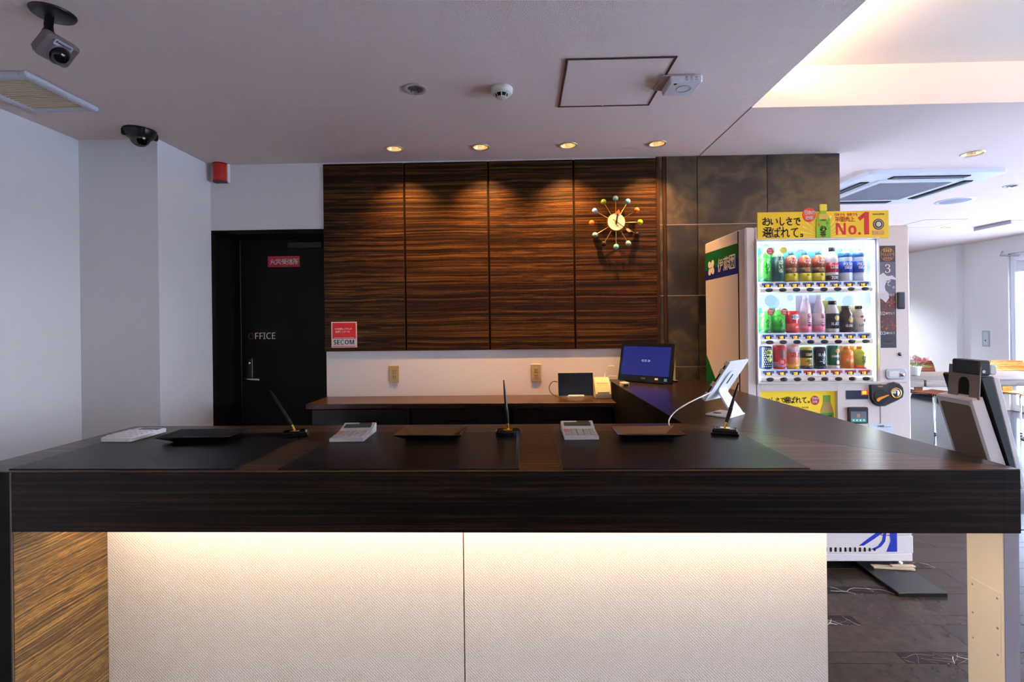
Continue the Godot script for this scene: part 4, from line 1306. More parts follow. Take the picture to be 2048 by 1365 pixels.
func machine() -> void:
	var m := thing("vending_machine", "white drinks vending machine with lit display beside the desk arm", "vending machine", Vector3(MX, 0, MZ))
	var W := mats.machine_white as Material
	var L := -0.434
	var R := 0.43
	# shell round the display case
	var cl := -0.381
	var cr := 0.262
	var c0 := 1.003
	var c1 := 1.768
	var st := S()
	bx(st, Vector3((L + R) / 2, 0.945, -0.335), Vector3(R - L, 1.79, 0.49), 0.006)
	obj("body", st, W, m)
	st = S()
	bx(st, Vector3((L + cl) / 2, 1.01, -0.044), Vector3(cl - L, 1.654, 0.088), 0.008)
	bx(st, Vector3((cr + R) / 2, 1.01, -0.044), Vector3(R - cr, 1.654, 0.088), 0.008)
	bx(st, Vector3((cl + cr) / 2, (c1 + 1.8375) / 2, -0.044), Vector3(cr - cl, 1.8375 - c1, 0.088), 0.002)
	var door := obj("door", st, W, m)
	# lower door, with an opening for the advertisement
	var a0 := 0.70
	var a1 := 0.957
	var al := -0.362
	var ar := 0.043
	st = S()
	bx(st, Vector3((cl + al) / 2, 0.59, -0.044), Vector3(al - cl, 0.82, 0.088), 0.001)
	bx(st, Vector3((ar + cr) / 2, 0.59, -0.044), Vector3(cr - ar, 0.82, 0.088), 0.001)
	bx(st, Vector3((al + ar) / 2, (a1 + 1.0) / 2, -0.044), Vector3(ar - al, 1.0 - a1, 0.088), 0.001)
	bx(st, Vector3((al + ar) / 2, (0.18 + a0) / 2, -0.044), Vector3(ar - al, a0 - 0.18, 0.088), 0.001)
	obj("lower_door", st, W, m)
	obj("door_seam", lohi(Vector3(-0.384, 0.9985, -0.02), Vector3(0.405, 1.0015, 0.0012)), M("seam_grey", Color.html("a89c96"), 0.6), m)
	obj("door_gap", lohi(Vector3(L - 0.0008, 0.06, -0.094), Vector3(L + 0.01, 1.832, -0.086)), M("gap_dark", Color.html("2b221e"), 0.8), m)
	# advertisement
	var ad := obj("advert_panel", lohi(Vector3(al, a0, -0.03), Vector3(ar, a1, -0.024)), glow("advert_yellow", Color.html("e8c81e"), 0.25), m)
	letter_part("advert_lettering", "おいしさで", ad, Vector3(-0.352, 0.898, -0.0232), 0.023, 0.0036, M("ink_brown", Color.html("2a1c10"), 0.5))
	letter_part("advert_lettering", "選ばれて。", ad, Vector3(-0.226, 0.893, -0.0232), 0.03, 0.0044, mats.ink_brown, 0.9)
	st = S()
	ext(st, disc(0.023, 0.025, 24, Vector2(-0.063, 0.905)), -0.0238, -0.0228)
	obj("round_badge", st, M("badge_red", Color.html("cf2a1e"), 0.5), ad)
	letter_part("badge_lettering", "日本の", ad, Vector3(-0.08, 0.909, -0.0222), 0.0125, 0.0022, mats.sign_white)
	letter_part("badge_lettering", "お茶", ad, Vector3(-0.077, 0.891, -0.0222), 0.0125, 0.0022, mats.sign_white)
	letter_part("small_print", "年間売上日本世界", ad, Vector3(-0.175, 0.862, -0.0232), 0.0085, 0.0012, mats.ink_brown)
	st = S()
	ext(st, PackedVector2Array([Vector2(-0.034, 0.70), Vector2(0.036, 0.70), Vector2(0.036, 0.84), Vector2(0.03, 0.865), Vector2(0.018, 0.895), Vector2(-0.016, 0.895), Vector2(-0.028, 0.865), Vector2(-0.034, 0.84)]), -0.0238, -0.022)
	obj("bottle_picture", st, M("bottle_amber", Color.html("c9a860"), 0.35), ad)
	obj("picture_cap", lohi(Vector3(-0.018, 0.893, -0.0238), Vector3(0.019, 0.932, -0.0212)), M("cap_green", Color.html("7fb84c"), 0.5), ad)
	obj("picture_label", lohi(Vector3(-0.034, 0.70, -0.0238), Vector3(0.036, 0.838, -0.0214)), M("label_green", Color.html("55b32e"), 0.5), ad)
	letter_part("picture_lettering", "伊藤園", ad, Vector3(-0.012, 0.813, -0.021), 0.011, 0.0016, M("ink_green", Color.html("0f3d18"), 0.5))
	# display case
	var cs := S()
	bx(cs, Vector3((cl + cr) / 2, (c0 + c1) / 2, -0.086), Vector3(cr - cl, c1 - c0, 0.004))
	var back := obj("backlit_panel", cs, screen_mat("backlit", Color.html("d6eaff"), 0.95), m)
	var rng := RandomNumberGenerator.new()
	rng.seed = 17
	for k in 26:      # pale blue bubbles printed on the backdrop
		var r := rng.randf_range(0.012, 0.04)
		var bub := S()
		var cp := Vector2(rng.randf_range(cl + 0.04, cr - 0.05), [1.70, 1.42, 1.30][k % 3] + rng.randf_range(-0.04, 0.05))
		ext(bub, disc(r, r, 20, cp), -0.0842, -0.0838 + 0.0001 * k)
		obj("backdrop_print", bub, screen_mat("bubble_%d" % (k % 2), [Color.html("a0cff0"), Color.html("b4daf6")][k % 2], 0.9), back)
	for s in [-1, 1]:
		var xs := cl + 0.006 if s < 0 else cr - 0.006
		obj("case_side", lohi(Vector3(xs - 0.005, c0, -0.084), Vector3(xs + 0.005, c1, -0.004)), M("case_white", Color.html("eef4fb"), 0.3), m)
		var tube_l := obj("light_tube", lohi(Vector3(xs - s * 0.005, c0 + 0.02, -0.03), Vector3(xs - s * 0.012, c1 - 0.02, -0.012), 0.002), glow("tube_white", Color.html("e6f2ff"), 1.6), m)
		tube_l.set_meta("label", "glowing white light tube at the side of the display")
		area("tube_lamp", m, Vector3(xs - s * 0.0135, (c0 + c1) / 2, -0.021), Vector3(-s, 0, -0.35), Vector2(0.016, c1 - c0 - 0.04), Color.html("e4f0ff"), 0.2)
	obj("case_top", lohi(Vector3(cl, c1 - 0.008, -0.084), Vector3(cr, c1, -0.004)), mats.case_white, m)
	obj("light_tube", lohi(Vector3(cl + 0.02, c1 - 0.014, -0.026), Vector3(cr - 0.02, c1 - 0.008, -0.01), 0.002), mats.tube_white, m)
	area("tube_lamp", m, Vector3((cl + cr) / 2, c1 - 0.016, -0.018), Vector3(0, -1, -0.3), Vector2(cr - cl - 0.05, 0.014), Color.html("e4f0ff"), 0.07)
	var rows := [[1.499, 1.523, 1.547], [1.22, 1.245, 1.272], [1.021, 1.051, 1.077]]
	var prices := [["120", "120", "120", "120", "120", "140", "140", "140"], ["100", "100", "120", "110", "110", "130", "110", "110"], ["100", "100", "120", "130", "120", "130", "130", "130"]]
	for r in 3:
		var y: Array = rows[r]
		obj("shelf", lohi(Vector3(cl + 0.01, y[2] - 0.008, -0.084), Vector3(cr - 0.03, y[2] - 0.003, -0.016)), mats.case_white, m)
		obj("price_rail", lohi(Vector3(cl + 0.01, y[0] + 0.014, -0.022), Vector3(cr - 0.012, y[2] - 0.008, -0.014)), mats.case_white, m)
		st = S()
		tube(st, [Vector3(cl + 0.022, y[0], -0.012), Vector3(cr - 0.03, y[0], -0.012)], 0.0155, 20)
		obj("button_rail", st, M("rail_white", Color.html("ece4e0"), 0.3), m)
		for i in 8:
			var x := -0.312 + i * 0.0723
			var bt := S()
			var dp := []
			for k in 5:
				var a := PI / 2 * k / 4
				dp.append(Vector2(maxf(cos(a), 0.0), sin(a) * 0.005))
			dp[-1].x = 0.0
			lathe(bt, dp, 20, Transform3D(Basis(Vector3(1, 0, 0), PI / 2), Vector3(x, y[0] + 0.001, 0.002)), true, 0.022, 0.0105)
			obj("selection_button", bt, M("button_black", Color.html("1c1a1e"), 0.15), m)
			var hot: bool = r == 2 and i > 2
			var tg := obj("price_tag", lohi(Vector3(x - 0.03, y[1] + 0.002, -0.014), Vector3(x + 0.028, y[1] + 0.016, -0.0115)), M("tag_red", Color.html("c22b3c"), 0.4) if hot else M("tag_blue", Color.html("2a4f9e"), 0.4), m)
			obj("price_window", lohi(Vector3(x - 0.019, y[1] - 0.007, -0.014), Vector3(x + 0.016, y[1] + 0.009, -0.0108)), M("window_black", Color.html("1a1410"), 0.3), tg)
			letter_part("price_digits", prices[r][i], tg, Vector3(x - 0.013, y[1] - 0.0045, -0.0104), 0.0105, 0.0022, glow("digit_yellow", Color.html("ffc81e"), 0.9))
	# glass over the display
	obj("glass_pane", lohi(Vector3(cl + 0.002, c0 + 0.002, 0.009), Vector3(cr - 0.002, c1 - 0.002, 0.012)), case_glass(), m)
	st = S()
	bx(st, Vector3(cr - 0.001, (c0 + c1) / 2, 0.005), Vector3(0.006, c1 - c0, 0.016), 0.001)
	bx(st, Vector3(cl + 0.001, (c0 + c1) / 2, 0.005), Vector3(0.006, c1 - c0, 0.016), 0.001)
	bx(st, Vector3((cl + cr) / 2, c0 - 0.001, 0.005), Vector3(cr - cl, 0.006, 0.016), 0.001)
	bx(st, Vector3((cl + cr) / 2, c1 + 0.001, 0.005), Vector3(cr - cl, 0.006, 0.016), 0.001)
	obj("glass_frame", st, W, m)
	banner(m)
	# coffee poster strip
	var ps := obj("coffee_poster", lohi(Vector3(0.267, 1.185, -0.001), Vector3(0.354, 1.728, 0.0015)), M("poster_navy", Color.html("232232"), 0.4), m)
	obj("poster_field", lohi(Vector3(0.267, 1.46, 0.001), Vector3(0.354, 1.642, 0.0019)), M("poster_slate", Color.html("5c5c74"), 0.4), ps)
	st = S()
	var sm := [[0.267, 1.57], [0.29, 1.585], [0.31, 1.565], [0.335, 1.57], [0.354, 1.555], [0.354, 1.545], [0.33, 1.55], [0.305, 1.54], [0.296, 1.51], [0.3, 1.49], [0.315, 1.475], [0.318, 1.45], [0.3, 1.425], [0.285, 1.44], [0.267, 1.45]]
	var pv := PackedVector2Array()
	for q in sm:
		pv.append(Vector2(q[0], q[1]))
	ext(st, pv, 0.0012, 0.0023)
	obj("poster_milk_splash", st, M("poster_milk", Color.html("dcdce2"), 0.4), ps)
	obj("poster_beans_field", lohi(Vector3(0.267, 1.27, 0.001), Vector3(0.354, 1.46, 0.0018)), M("poster_brown", Color.html("4a2420"), 0.4), ps)
	for k in 34:
		var bn := S()
		var bb := Basis(Vector3(0, 0, 1), rng.randf() * TAU)
		ext(bn, disc(0.0065, 0.0042, 10), 0.0015, 0.0021 + 0.00004 * k, Transform3D(bb, Vector3(rng.randf_range(0.274, 0.347), [rng.randf_range(1.40, 1.445), rng.randf_range(1.285, 1.335)][k % 2], 0)))
		obj("poster_bean", bn, M("bean_%d" % (k % 3), [Color.html("8a3f2a"), Color.html("6b2f24"), Color.html("b05a38")][k % 3], 0.4), ps)
	st = S()
	ext(st, disc(0.036, 0.036, 32, Vector2(0.311, 1.682)), 0.0012, 0.0024)
	obj("emblem_ring", st, M("emblem_gold", Color.html("c08a34"), 0.4), ps)
	st = S()
	ext(st, disc(0.033, 0.033, 32, Vector2(0.311, 1.682)), 0.002, 0.0027)
	obj("emblem_disc", st, mats.poster_navy, ps)
	for k in 4:
		obj("emblem_bar", lohi(Vector3(0.291 + k * 0.0112, 1.693, 0.0025), Vector3(0.2985 + k * 0.0112, 1.71, 0.003)), mats.emblem_gold, ps)
		obj("emblem_bar", lohi(Vector3(0.291 + k * 0.0112, 1.654, 0.0025), Vector3(0.2985 + k * 0.0112, 1.669, 0.003)), M("emblem_copper", Color.html("b5633a"), 0.4), ps)
	obj("emblem_band", lohi(Vector3(0.276, 1.672, 0.0026), Vector3(0.346, 1.69, 0.0032)), mats.poster_navy, ps)
	print_text("emblem_lettering", "TULLY'S", 0.0125, mats.emblem_gold, ps, Vector3(0.311, 1.681, 0.0034), Basis(), true, true)
	print_text("poster_numeral", "3", 0.046, mats.sign_white, ps, Vector3(0.312, 1.605, 0.0028), Basis(), false, true)
	letter_part("poster_lettering", "たて", ps, Vector3(0.302, 1.543, 0.003), 0.024, 0.003, mats.sign_white, 1.0, Basis(), true)
	letter_part("poster_lettering", "の", ps, Vector3(0.336, 1.50, 0.003), 0.012, 0.0015, mats.sign_white)
	print_text("poster_numeral", "01", 0.018, mats.sign_white, ps, Vector3(0.283, 1.466, 0.0029), Basis(), false, true)
	print_text("poster_numeral", "02", 0.018, mats.sign_white, ps, Vector3(0.283, 1.368, 0.0029), Basis(), false, true)
	print_text("poster_numeral", "03", 0.018, mats.sign_white, ps, Vector3(0.283, 1.263, 0.0029), Basis(), false, true)
	letter_part("poster_lettering", "挽きたて", ps, Vector3(0.298, 1.461, 0.0029), 0.011, 0.0014, mats.sign_white)
	letter_part("poster_lettering", "挽きたて", ps, Vector3(0.298, 1.363, 0.0029), 0.011, 0.0014, mats.sign_white)
	letter_part("poster_lettering", "淹れたて", ps, Vector3(0.298, 1.258, 0.0029), 0.011, 0.0014, mats.sign_white)
	st = S()
	ext(st, disc(0.032, 0.009, 24, Vector2(0.311, 1.215)), 0.0012, 0.0022)
	obj("poster_cup", st, M("cup_brown", Color.html("5a3324"), 0.4), ps)
	st = S()
	ext(st, disc(0.026, 0.0065, 24, Vector2(0.311, 1.217)), 0.002, 0.0026)
	obj("poster_coffee", st, M("cup_coffee", Color.html("17151f"), 0.3), ps)
	# fittings on the right
	st = S()
	ext(st, rrect(0.036, 0.09, 0.006, 3, Vector2(0.378, 1.435)), -0.002, 0.014, Transform3D(), 0.005)
	obj("door_handle", st, M("handle_slate", Color.html("3a4654"), 0.25), m)
	obj("lock", lat([Vector2(0, 0.006), Vector2(0.008, 0.006), Vector2(0.01, 0.0)], 20, Transform3D(Basis(Vector3(1, 0, 0), PI / 2), Vector3(0.372, 1.15, 0))), mats.dark_steel, m)
	st = S()
	ext(st, rrect(0.105, 0.056, 0.018, 6, Vector2(0.347, 1.046)), -0.001, 0.008, Transform3D(), 0.003)
	var rl := obj("lock_handle", st, M("pale_metal", Color.html("c9d2da"), 0.25, 0.5), m)
	st = S()
	ext(st, rrect(0.056, 0.034, 0.006, 4, Vector2(0.335, 1.046)), 0.006, 0.0095, Transform3D(), 0.002)
	obj("lever", st, mats.white_plastic, rl)
	obj("keyhole", lat([Vector2(0, 0.012), Vector2(0.009, 0.012), Vector2(0.013, 0.006), Vector2(0.013, 0.0)], 20, Transform3D(Basis(Vector3(1, 0, 0), PI / 2), Vector3(0.376, 1.044, 0.004))), mats.chrome, rl)
	# display of the amount
	var dsp := obj("amount_display", lohi(Vector3(0.088, 0.913, -0.001), Vector3(0.203, 0.96, 0.003), 0.001), M("display_navy", Color.html("1c2442"), 0.2), m)
	obj("amber_window", lohi(Vector3(0.166, 0.936, 0.002), Vector3(0.201, 0.959, 0.004)), glow("amber_red", Color.html("d8401a"), 0.7), dsp)
	letter_part("amount_digits", "88", dsp, Vector3(0.172, 0.941, 0.0045), 0.014, 0.003, glow("amber", Color.html("ffb040"), 1.2), 1.15)
	# coin unit
	st = S()
	var cu := PackedVector2Array([Vector2(0.208, 0.985), Vector2(0.212, 0.99), Vector2(0.295, 0.99), Vector2(0.31, 0.996), Vector2(0.335, 1.004), Vector2(0.362, 0.996), Vector2(0.38, 0.975), Vector2(0.385, 0.95), Vector2(0.378, 0.922), Vector2(0.35, 0.905), Vector2(0.315, 0.89), Vector2(0.285, 0.876), Vector2(0.255, 0.876), Vector2(0.225, 0.89), Vector2(0.21, 0.915)])
	ext(st, cu, -0.001, 0.014, Transform3D(), 0.005)
	var coin := obj("coin_unit", st, M("coin_black", Color.html("26242a"), 0.3), m)
	st = S()
	ext(st, disc(0.04, 0.04, 32, Vector2(0.262, 0.928)), 0.013, 0.017, Transform3D(), 0.002)
	obj("return_dial", st, M("dial_dark", Color.html("141316"), 0.3), coin)
	st = S()
	ext(st, PackedVector2Array([Vector2(0.231, 0.915), Vector2(0.232, 0.905), Vector2(0.242, 0.902), Vector2(0.256, 0.914), Vector2(0.292, 0.932), Vector2(0.298, 0.938), Vector2(0.285, 0.937), Vector2(0.25, 0.926), Vector2(0.236, 0.923)]), 0.016, 0.025, Transform3D(), 0.002)
	obj("return_lever", st, M("lever_orange", Color.html("e8962a"), 0.35), coin, "orange coin return lever")
	obj("coin_ring", lat([Vector2(0.021, 0.016), Vector2(0.023, 0.019), Vector2(0.027, 0.018), Vector2(0.029, 0.013)], 28, Transform3D(Basis(Vector3(1, 0, 0), PI / 2), Vector3(0.339, 0.946, 0))), mats.gold, coin)
	obj("coin_plate", lat([Vector2(0, 0.019), Vector2(0.014, 0.018), Vector2(0.022, 0.0145)], 24, Transform3D(Basis(Vector3(1, 0, 0), PI / 2), Vector3(0.339, 0.946, 0))), mats.chrome, coin)
	obj("coin_slot", lohi(Vector3(0.337, 0.935, 0.018), Vector3(0.341, 0.957, 0.0198)), mats.black_matt, coin)
	print_text("coin_lettering", "1000", 0.009, M("print_amber", Color.html("b98a3a"), 0.5), coin, Vector3(0.258, 0.981, 0.0145))
	# card reader
	st = S()
	ext(st, rrect(0.104, 0.088, 0.008, 3, Vector2(0.145, 0.828)), -0.001, 0.012, Transform3D(), 0.003)
	var ic := obj("card_reader", st, mats.coin_black, m)
	obj("reader_screen", lohi(Vector3(0.103, 0.793, 0.011), Vector3(0.184, 0.85, 0.0135)), M("reader_grey", Color.html("6d7a86"), 0.2), ic)
	obj("reader_band", lohi(Vector3(0.105, 0.795, 0.013), Vector3(0.182, 0.812, 0.0141)), glow("reader_teal", Color.html("1a8f7a"), 0.4), ic)
	for k in 4:
		obj("reader_mark", lohi(Vector3(0.112 + k * 0.018, 0.8, 0.0138), Vector3(0.121 + k * 0.018, 0.808, 0.0146)), mats.sign_white, ic)
	obj("reader_card", lohi(Vector3(0.134, 0.818, 0.013), Vector3(0.15, 0.838, 0.0142)), M("card_tan", Color.html("b98c6a"), 0.4), ic)
	var stk := obj("notice_sticker", lohi(Vector3(0.205, 0.725, -0.001), Vector3(0.331, 0.782, 0.0012)), M("sticker_pale", Color.html("dce4ee"), 0.4), m)
	letter_part("notice_lettering", "伊藤園", stk, Vector3(0.25, 0.763, 0.0016), 0.010, 0.0012, mats.ink_brown)
	obj("notice_line", lohi(Vector3(0.285, 0.764, 0.001), Vector3(0.32, 0.766, 0.0016)), mats.ink_brown, stk)
	# foot of the front: blue swooshes, air slots, plinth
	st = S()
	bx(st, Vector3((L + R) / 2, 0.137, -0.044), Vector3(R - L, 0.091, 0.088), 0.001)
	obj("kick_panel", st, W, m)
	obj("plinth", lohi(Vector3(L + 0.002, 0.05, -0.09), Vector3(R - 0.004, 0.09, 0.002), 0.003), W, m)
	var blue := M("swoosh_blue", Color.html("1a2fa8"), 0.4)
	for sw in [[[0.146, 0.133], [0.17, 0.133], [0.22, 0.165], [0.27, 0.2], [0.34, 0.25], [0.31, 0.25], [0.24, 0.203], [0.19, 0.167]], [[0.208, 0.113], [0.235, 0.113], [0.262, 0.128], [0.283, 0.155], [0.29, 0.2], [0.29, 0.25], [0.276, 0.25], [0.276, 0.2], [0.266, 0.158], [0.245, 0.13]], [[0.29, 0.1], [0.345, 0.1], [0.345, 0.25], [0.312, 0.25], [0.308, 0.2], [0.312, 0.155]]]:
		pv = PackedVector2Array()
		for q in sw:
			pv.append(Vector2(q[0], q[1]))
		st = S()
		ext(st, pv, -0.001, 0.0012)
		obj("blue_stripe", st, blue, m)
	for k in 26:
		var px := -0.41 + k * 0.0255
		if px < 0.25:
			var sl := S()
			ext(sl, rrect(0.010, 0.024 - maxf(0.0, px - 0.17) * 0.15, 0.0048, 4, Vector2(px, 0.112 + maxf(0.0, 0.02 - absf(px)) * 0.0)), -0.001, 0.0014)
			obj("air_slot", sl, mats.black_matt, m)
	for x in [L + 0.05, R - 0.05]:
		for z in [-0.045, -0.52]:
			st = S()
			tube(st, [Vector3(x, 0.024, z), Vector3(x, 0.052, z)], 0.011, 12)
			lathe(st, [Vector2(0, 0.02), Vector2(0.022, 0.02), Vector2(0.022, 0.026), Vector2(0, 0.026)], 16, Transform3D(Basis(), Vector3(x, 0, z)))
			obj("leveling_foot", st, mats.steel, m)
	# name band on the machine's side
	var sx := Basis(Vector3(0, 0, 1), Vector3(0, 1, 0), Vector3(-1, 0, 0))     # x of the print runs towards the front, its face looks left
	var sb := S()
	ext(sb, PackedVector2Array([Vector2(-0.58, 1.60), Vector2(-0.085, 1.60), Vector2(-0.085, 1.685), Vector2(-0.58, 1.66)]), 0, 0.0012, Transform3D(sx, Vector3(L, 0, 0)))
	var band := obj("name_band", sb, M("band_blue", Color.html("15237e"), 0.4), m, "blue and green maker band")
	sb = S()
	ext(sb, PackedVector2Array([Vector2(-0.58, 1.66), Vector2(-0.085, 1.685), Vector2(-0.085, 1.768), Vector2(-0.58, 1.776)]), 0, 0.0012, Transform3D(sx, Vector3(L, 0, 0)))
	obj("green_field", sb, M("band_green", Color.html("0e6330"), 0.4), band)
	letter_part("maker_lettering", "伊藤園", band, Vector3(L - 0.0018, 1.638, -0.365), 0.072, 0.0085, mats.sign_white, 1.0, sx)
	for k in 4:
		sb = S()
		var lb := Basis(Vector3(0, 0, 1), PI / 4 + k * PI / 2 + (0.12 if k % 2 else 0.0))
		ext(sb, disc(0.027, 0.022, 20, Vector2(0.031, 0)), 0.0012, 0.0018, Transform3D(sx, Vector3(L, 1.672, -0.475)) * Transform3D(lb, Vector3.ZERO))
		obj("clover_leaf", sb, mats.sign_white, band)
	sb = S()
	ext(sb, PackedVector2Array([Vector2(-0.58, 0.8), Vector2(-0.25, 0.8), Vector2(-0.58, 1.125)]), 0, 0.0012, Transform3D(sx, Vector3(L, 0, 0)))
	obj("green_corner", sb, mats.band_green, m)
	# under the machine
	var pl := thing("floor_plate", "black flat plate on the floor under the machine's corner foot", "plate", Vector3(MX + 0.28, 0, -2.71))
	st = S()
	ext(st, PackedVector2Array([Vector2(-0.116, -0.3), Vector2(0.116, -0.3), Vector2(0.116, 0.3), Vector2(-0.116, 0.3)]), 0.0, 0.019, Transform3D(Basis(Vector3(1, 0, 0), -PI / 2), Vector3.ZERO), 0.003)
	obj("sheet", st, M("plate_black", Color.html("101012"), 0.35), pl)
	obj("bolt_hole", lat([Vector2(0, 0.0195), Vector2(0.008, 0.0195), Vector2(0.009, 0.019)], 12, Transform3D(Basis(), Vector3(0.06, 0, 0.16))), mats.black, pl)
	var wd := thing("wooden_shim", "pale splintered strip of wood on the black plate under the machine", "wood strip", Vector3(MX + 0.31, 0.0195, -2.645), -0.12)
	obj("board", box(Vector3(0, 0.005, 0.0), Vector3(0.2, 0.01, 0.034), 0.002), M("shim_wood", Color.html("c9b594"), 0.7), wd)
	obj("splinter", box(Vector3(0.05, 0.014, 0.0), Vector3(0.12, 0.008, 0.022), 0.002, Transform3D(Basis(Vector3.UP, 0.08), Vector3.ZERO)), mats.shim_wood, wd)


func case_glass() -> StandardMaterial3D:
	var g := M("case_glass", Color(1, 1, 1, 0.004), 0.05, 0.0, 0.2)
	g.transparency = BaseMaterial3D.TRANSPARENCY_ALPHA
	return g


func banner(m: Node3D) -> void:
	var b := obj("top_banner", lohi(Vector3(-0.371, 1.769, -0.002), Vector3(0.319, 1.915, 0.006), 0.001), M("banner_yellow", Color.html("f0cc1c"), 0.45), m, "yellow advertising board")
	letter_part("banner_lettering", "おいしさで", b, Vector3(-0.343, 1.846, 0.0066), 0.039, 0.006, mats.ink_brown, 0.9)
	letter_part("banner_lettering", "選ばれて。", b, Vector3(-0.343, 1.783, 0.0066), 0.049, 0.0062, mats.ink_brown, 0.86)
	for k in 14:       # pale rays behind the bottle
		var a := PI * k / 13.0
		var st0 := S()
		var d := Vector2(cos(a), sin(a))
		var n := Vector2(-d.y, d.x)
		var o := Vector2(-0.027, 1.78)
		var reach := 0.12 if absf(d.y) < 0.1 else minf(0.12, 0.13 / absf(d.y))
		ext(st0, PackedVector2Array([o + d * 0.03, o + d * reach - n * 0.004, o + d * reach + n * 0.004]), 0.0055, 0.0064)
		obj("ray_print", st0, M("ray_pale", Color.html("fbe87a"), 0.45), b)
	# bottle cut-out
	var st := S()
	ext(st, PackedVector2Array([Vector2(-0.066, 1.769), Vector2(0.012, 1.769), Vector2(0.012, 1.85), Vector2(0.01, 1.872), Vector2(-0.002, 1.892), Vector2(-0.01, 1.905), Vector2(-0.01, 1.92), Vector2(-0.044, 1.92), Vector2(-0.044, 1.905), Vector2(-0.052, 1.892), Vector2(-0.064, 1.872), Vector2(-0.066, 1.85)]), 0.006, 0.012, Transform3D(), 0.002)
	var bot := obj("bottle_cutout", st, M("cut_green", Color.html("7fbf2a"), 0.35), b)
	obj("cutout_shoulder", lohi(Vector3(-0.05, 1.872, 0.0115), Vector3(-0.004, 1.9, 0.0128)), M("cut_amber", Color.html("d8b050"), 0.35), bot)
	obj("cutout_cap", lohi(Vector3(-0.046, 1.917, 0.006), Vector3(-0.008, 1.952, 0.014), 0.002), M("cut_cap", Color.html("e8d83a"), 0.4), bot)
	letter_part("cutout_lettering", "お茶", bot, Vector3(-0.044, 1.81, 0.0126), 0.027, 0.005, mats.ink_green, 1.0, Basis(), true)
	letter_part("cutout_lettering", "おーい", bot, Vector3(-0.014, 1.845, 0.0126), 0.013, 0.002, mats.ink_green, 1.0, Basis(), true)
	letter_part("cutout_lettering", "伊藤園", bot, Vector3(-0.042, 1.863, 0.0126), 0.0085, 0.0012, mats.ink_green)
	obj("cutout_stamp", lohi(Vector3(-0.056, 1.836, 0.0115), Vector3(-0.046, 1.85, 0.0127)), M("stamp_red", Color.html("d8401e"), 0.4), bot)
	# round badge
	st = S()
	ext(st, disc(0.035, 0.037, 32, Vector2(-0.099, 1.897)), 0.006, 0.0085, Transform3D(), 0.0008)
	var bd := obj("round_badge", st, M("badge_orange", Color.html("dd3d1e"), 0.45), b)
	letter_part("badge_lettering", "日本の", bd, Vector3(-0.125, 1.899, 0.0091), 0.02, 0.0036, mats.sign_white, 0.85)
	letter_part("badge_lettering", "お茶", bd, Vector3(-0.118, 1.872, 0.0091), 0.018, 0.0034, mats.sign_white)
	var red := M("ink_red", Color.html("c61c18"), 0.45)
	letter_part("red_lettering", "日本でも", b, Vector3(0.033, 1.889, 0.0066), 0.0135, 0.0021, red, 0.92)
	letter_part("red_lettering", "世界でも", b, Vector3(0.099, 1.889, 0.0066), 0.0135, 0.0021, red, 0.92)
	letter_part("red_lettering", "年間売上", b, Vector3(0.037, 1.86, 0.0066), 0.023, 0.0034, red)
	print_text("red_number", "No.", 0.062, red, b, Vector3(0.105, 1.8185, 0.0066))
	print_text("red_number", "1", 0.118, red, b, Vector3(0.193, 1.845, 0.0066))
	# round record badge and the note beside it
	st = S()
	ext(st, disc(0.029, 0.029, 32, Vector2(0.264, 1.842)), 0.0055, 0.007)
	var rb := obj("record_badge", st, M("badge_navy", Color.html("23233a"), 0.4), b)
	for q in [[0.0235, "e8d8a0"], [0.021, "23233a"], [0.013, "d8cfc0"]]:
		st = S()
		ext(st, disc(q[0], q[0], 28, Vector2(0.264, 1.842)), 0.0065, 0.0098 - q[0] * 0.1)
		obj("badge_ring", st, hexm(q[1], 0.4), rb)
	var od := obj("note_field", lohi(Vector3(0.232, 1.786, 0.0055), Vector3(0.292, 1.809, 0.007)), M("note_orange", Color.html("e09a20"), 0.45), b)
	letter_part("note_lettering", "RECORD", od, Vector3(0.236, 1.799, 0.0075), 0.0082, 0.0012, mats.sign_white, 1.45)
	letter_part("note_lettering", "HOLDER", od, Vector3(0.236, 1.7885, 0.0075), 0.0082, 0.0012, mats.sign_white, 1.45)
	letter_part("small_print", "日本売上世界年間", b, Vector3(0.233, 1.892, 0.0066), 0.0066, 0.001, mats.ink_brown)


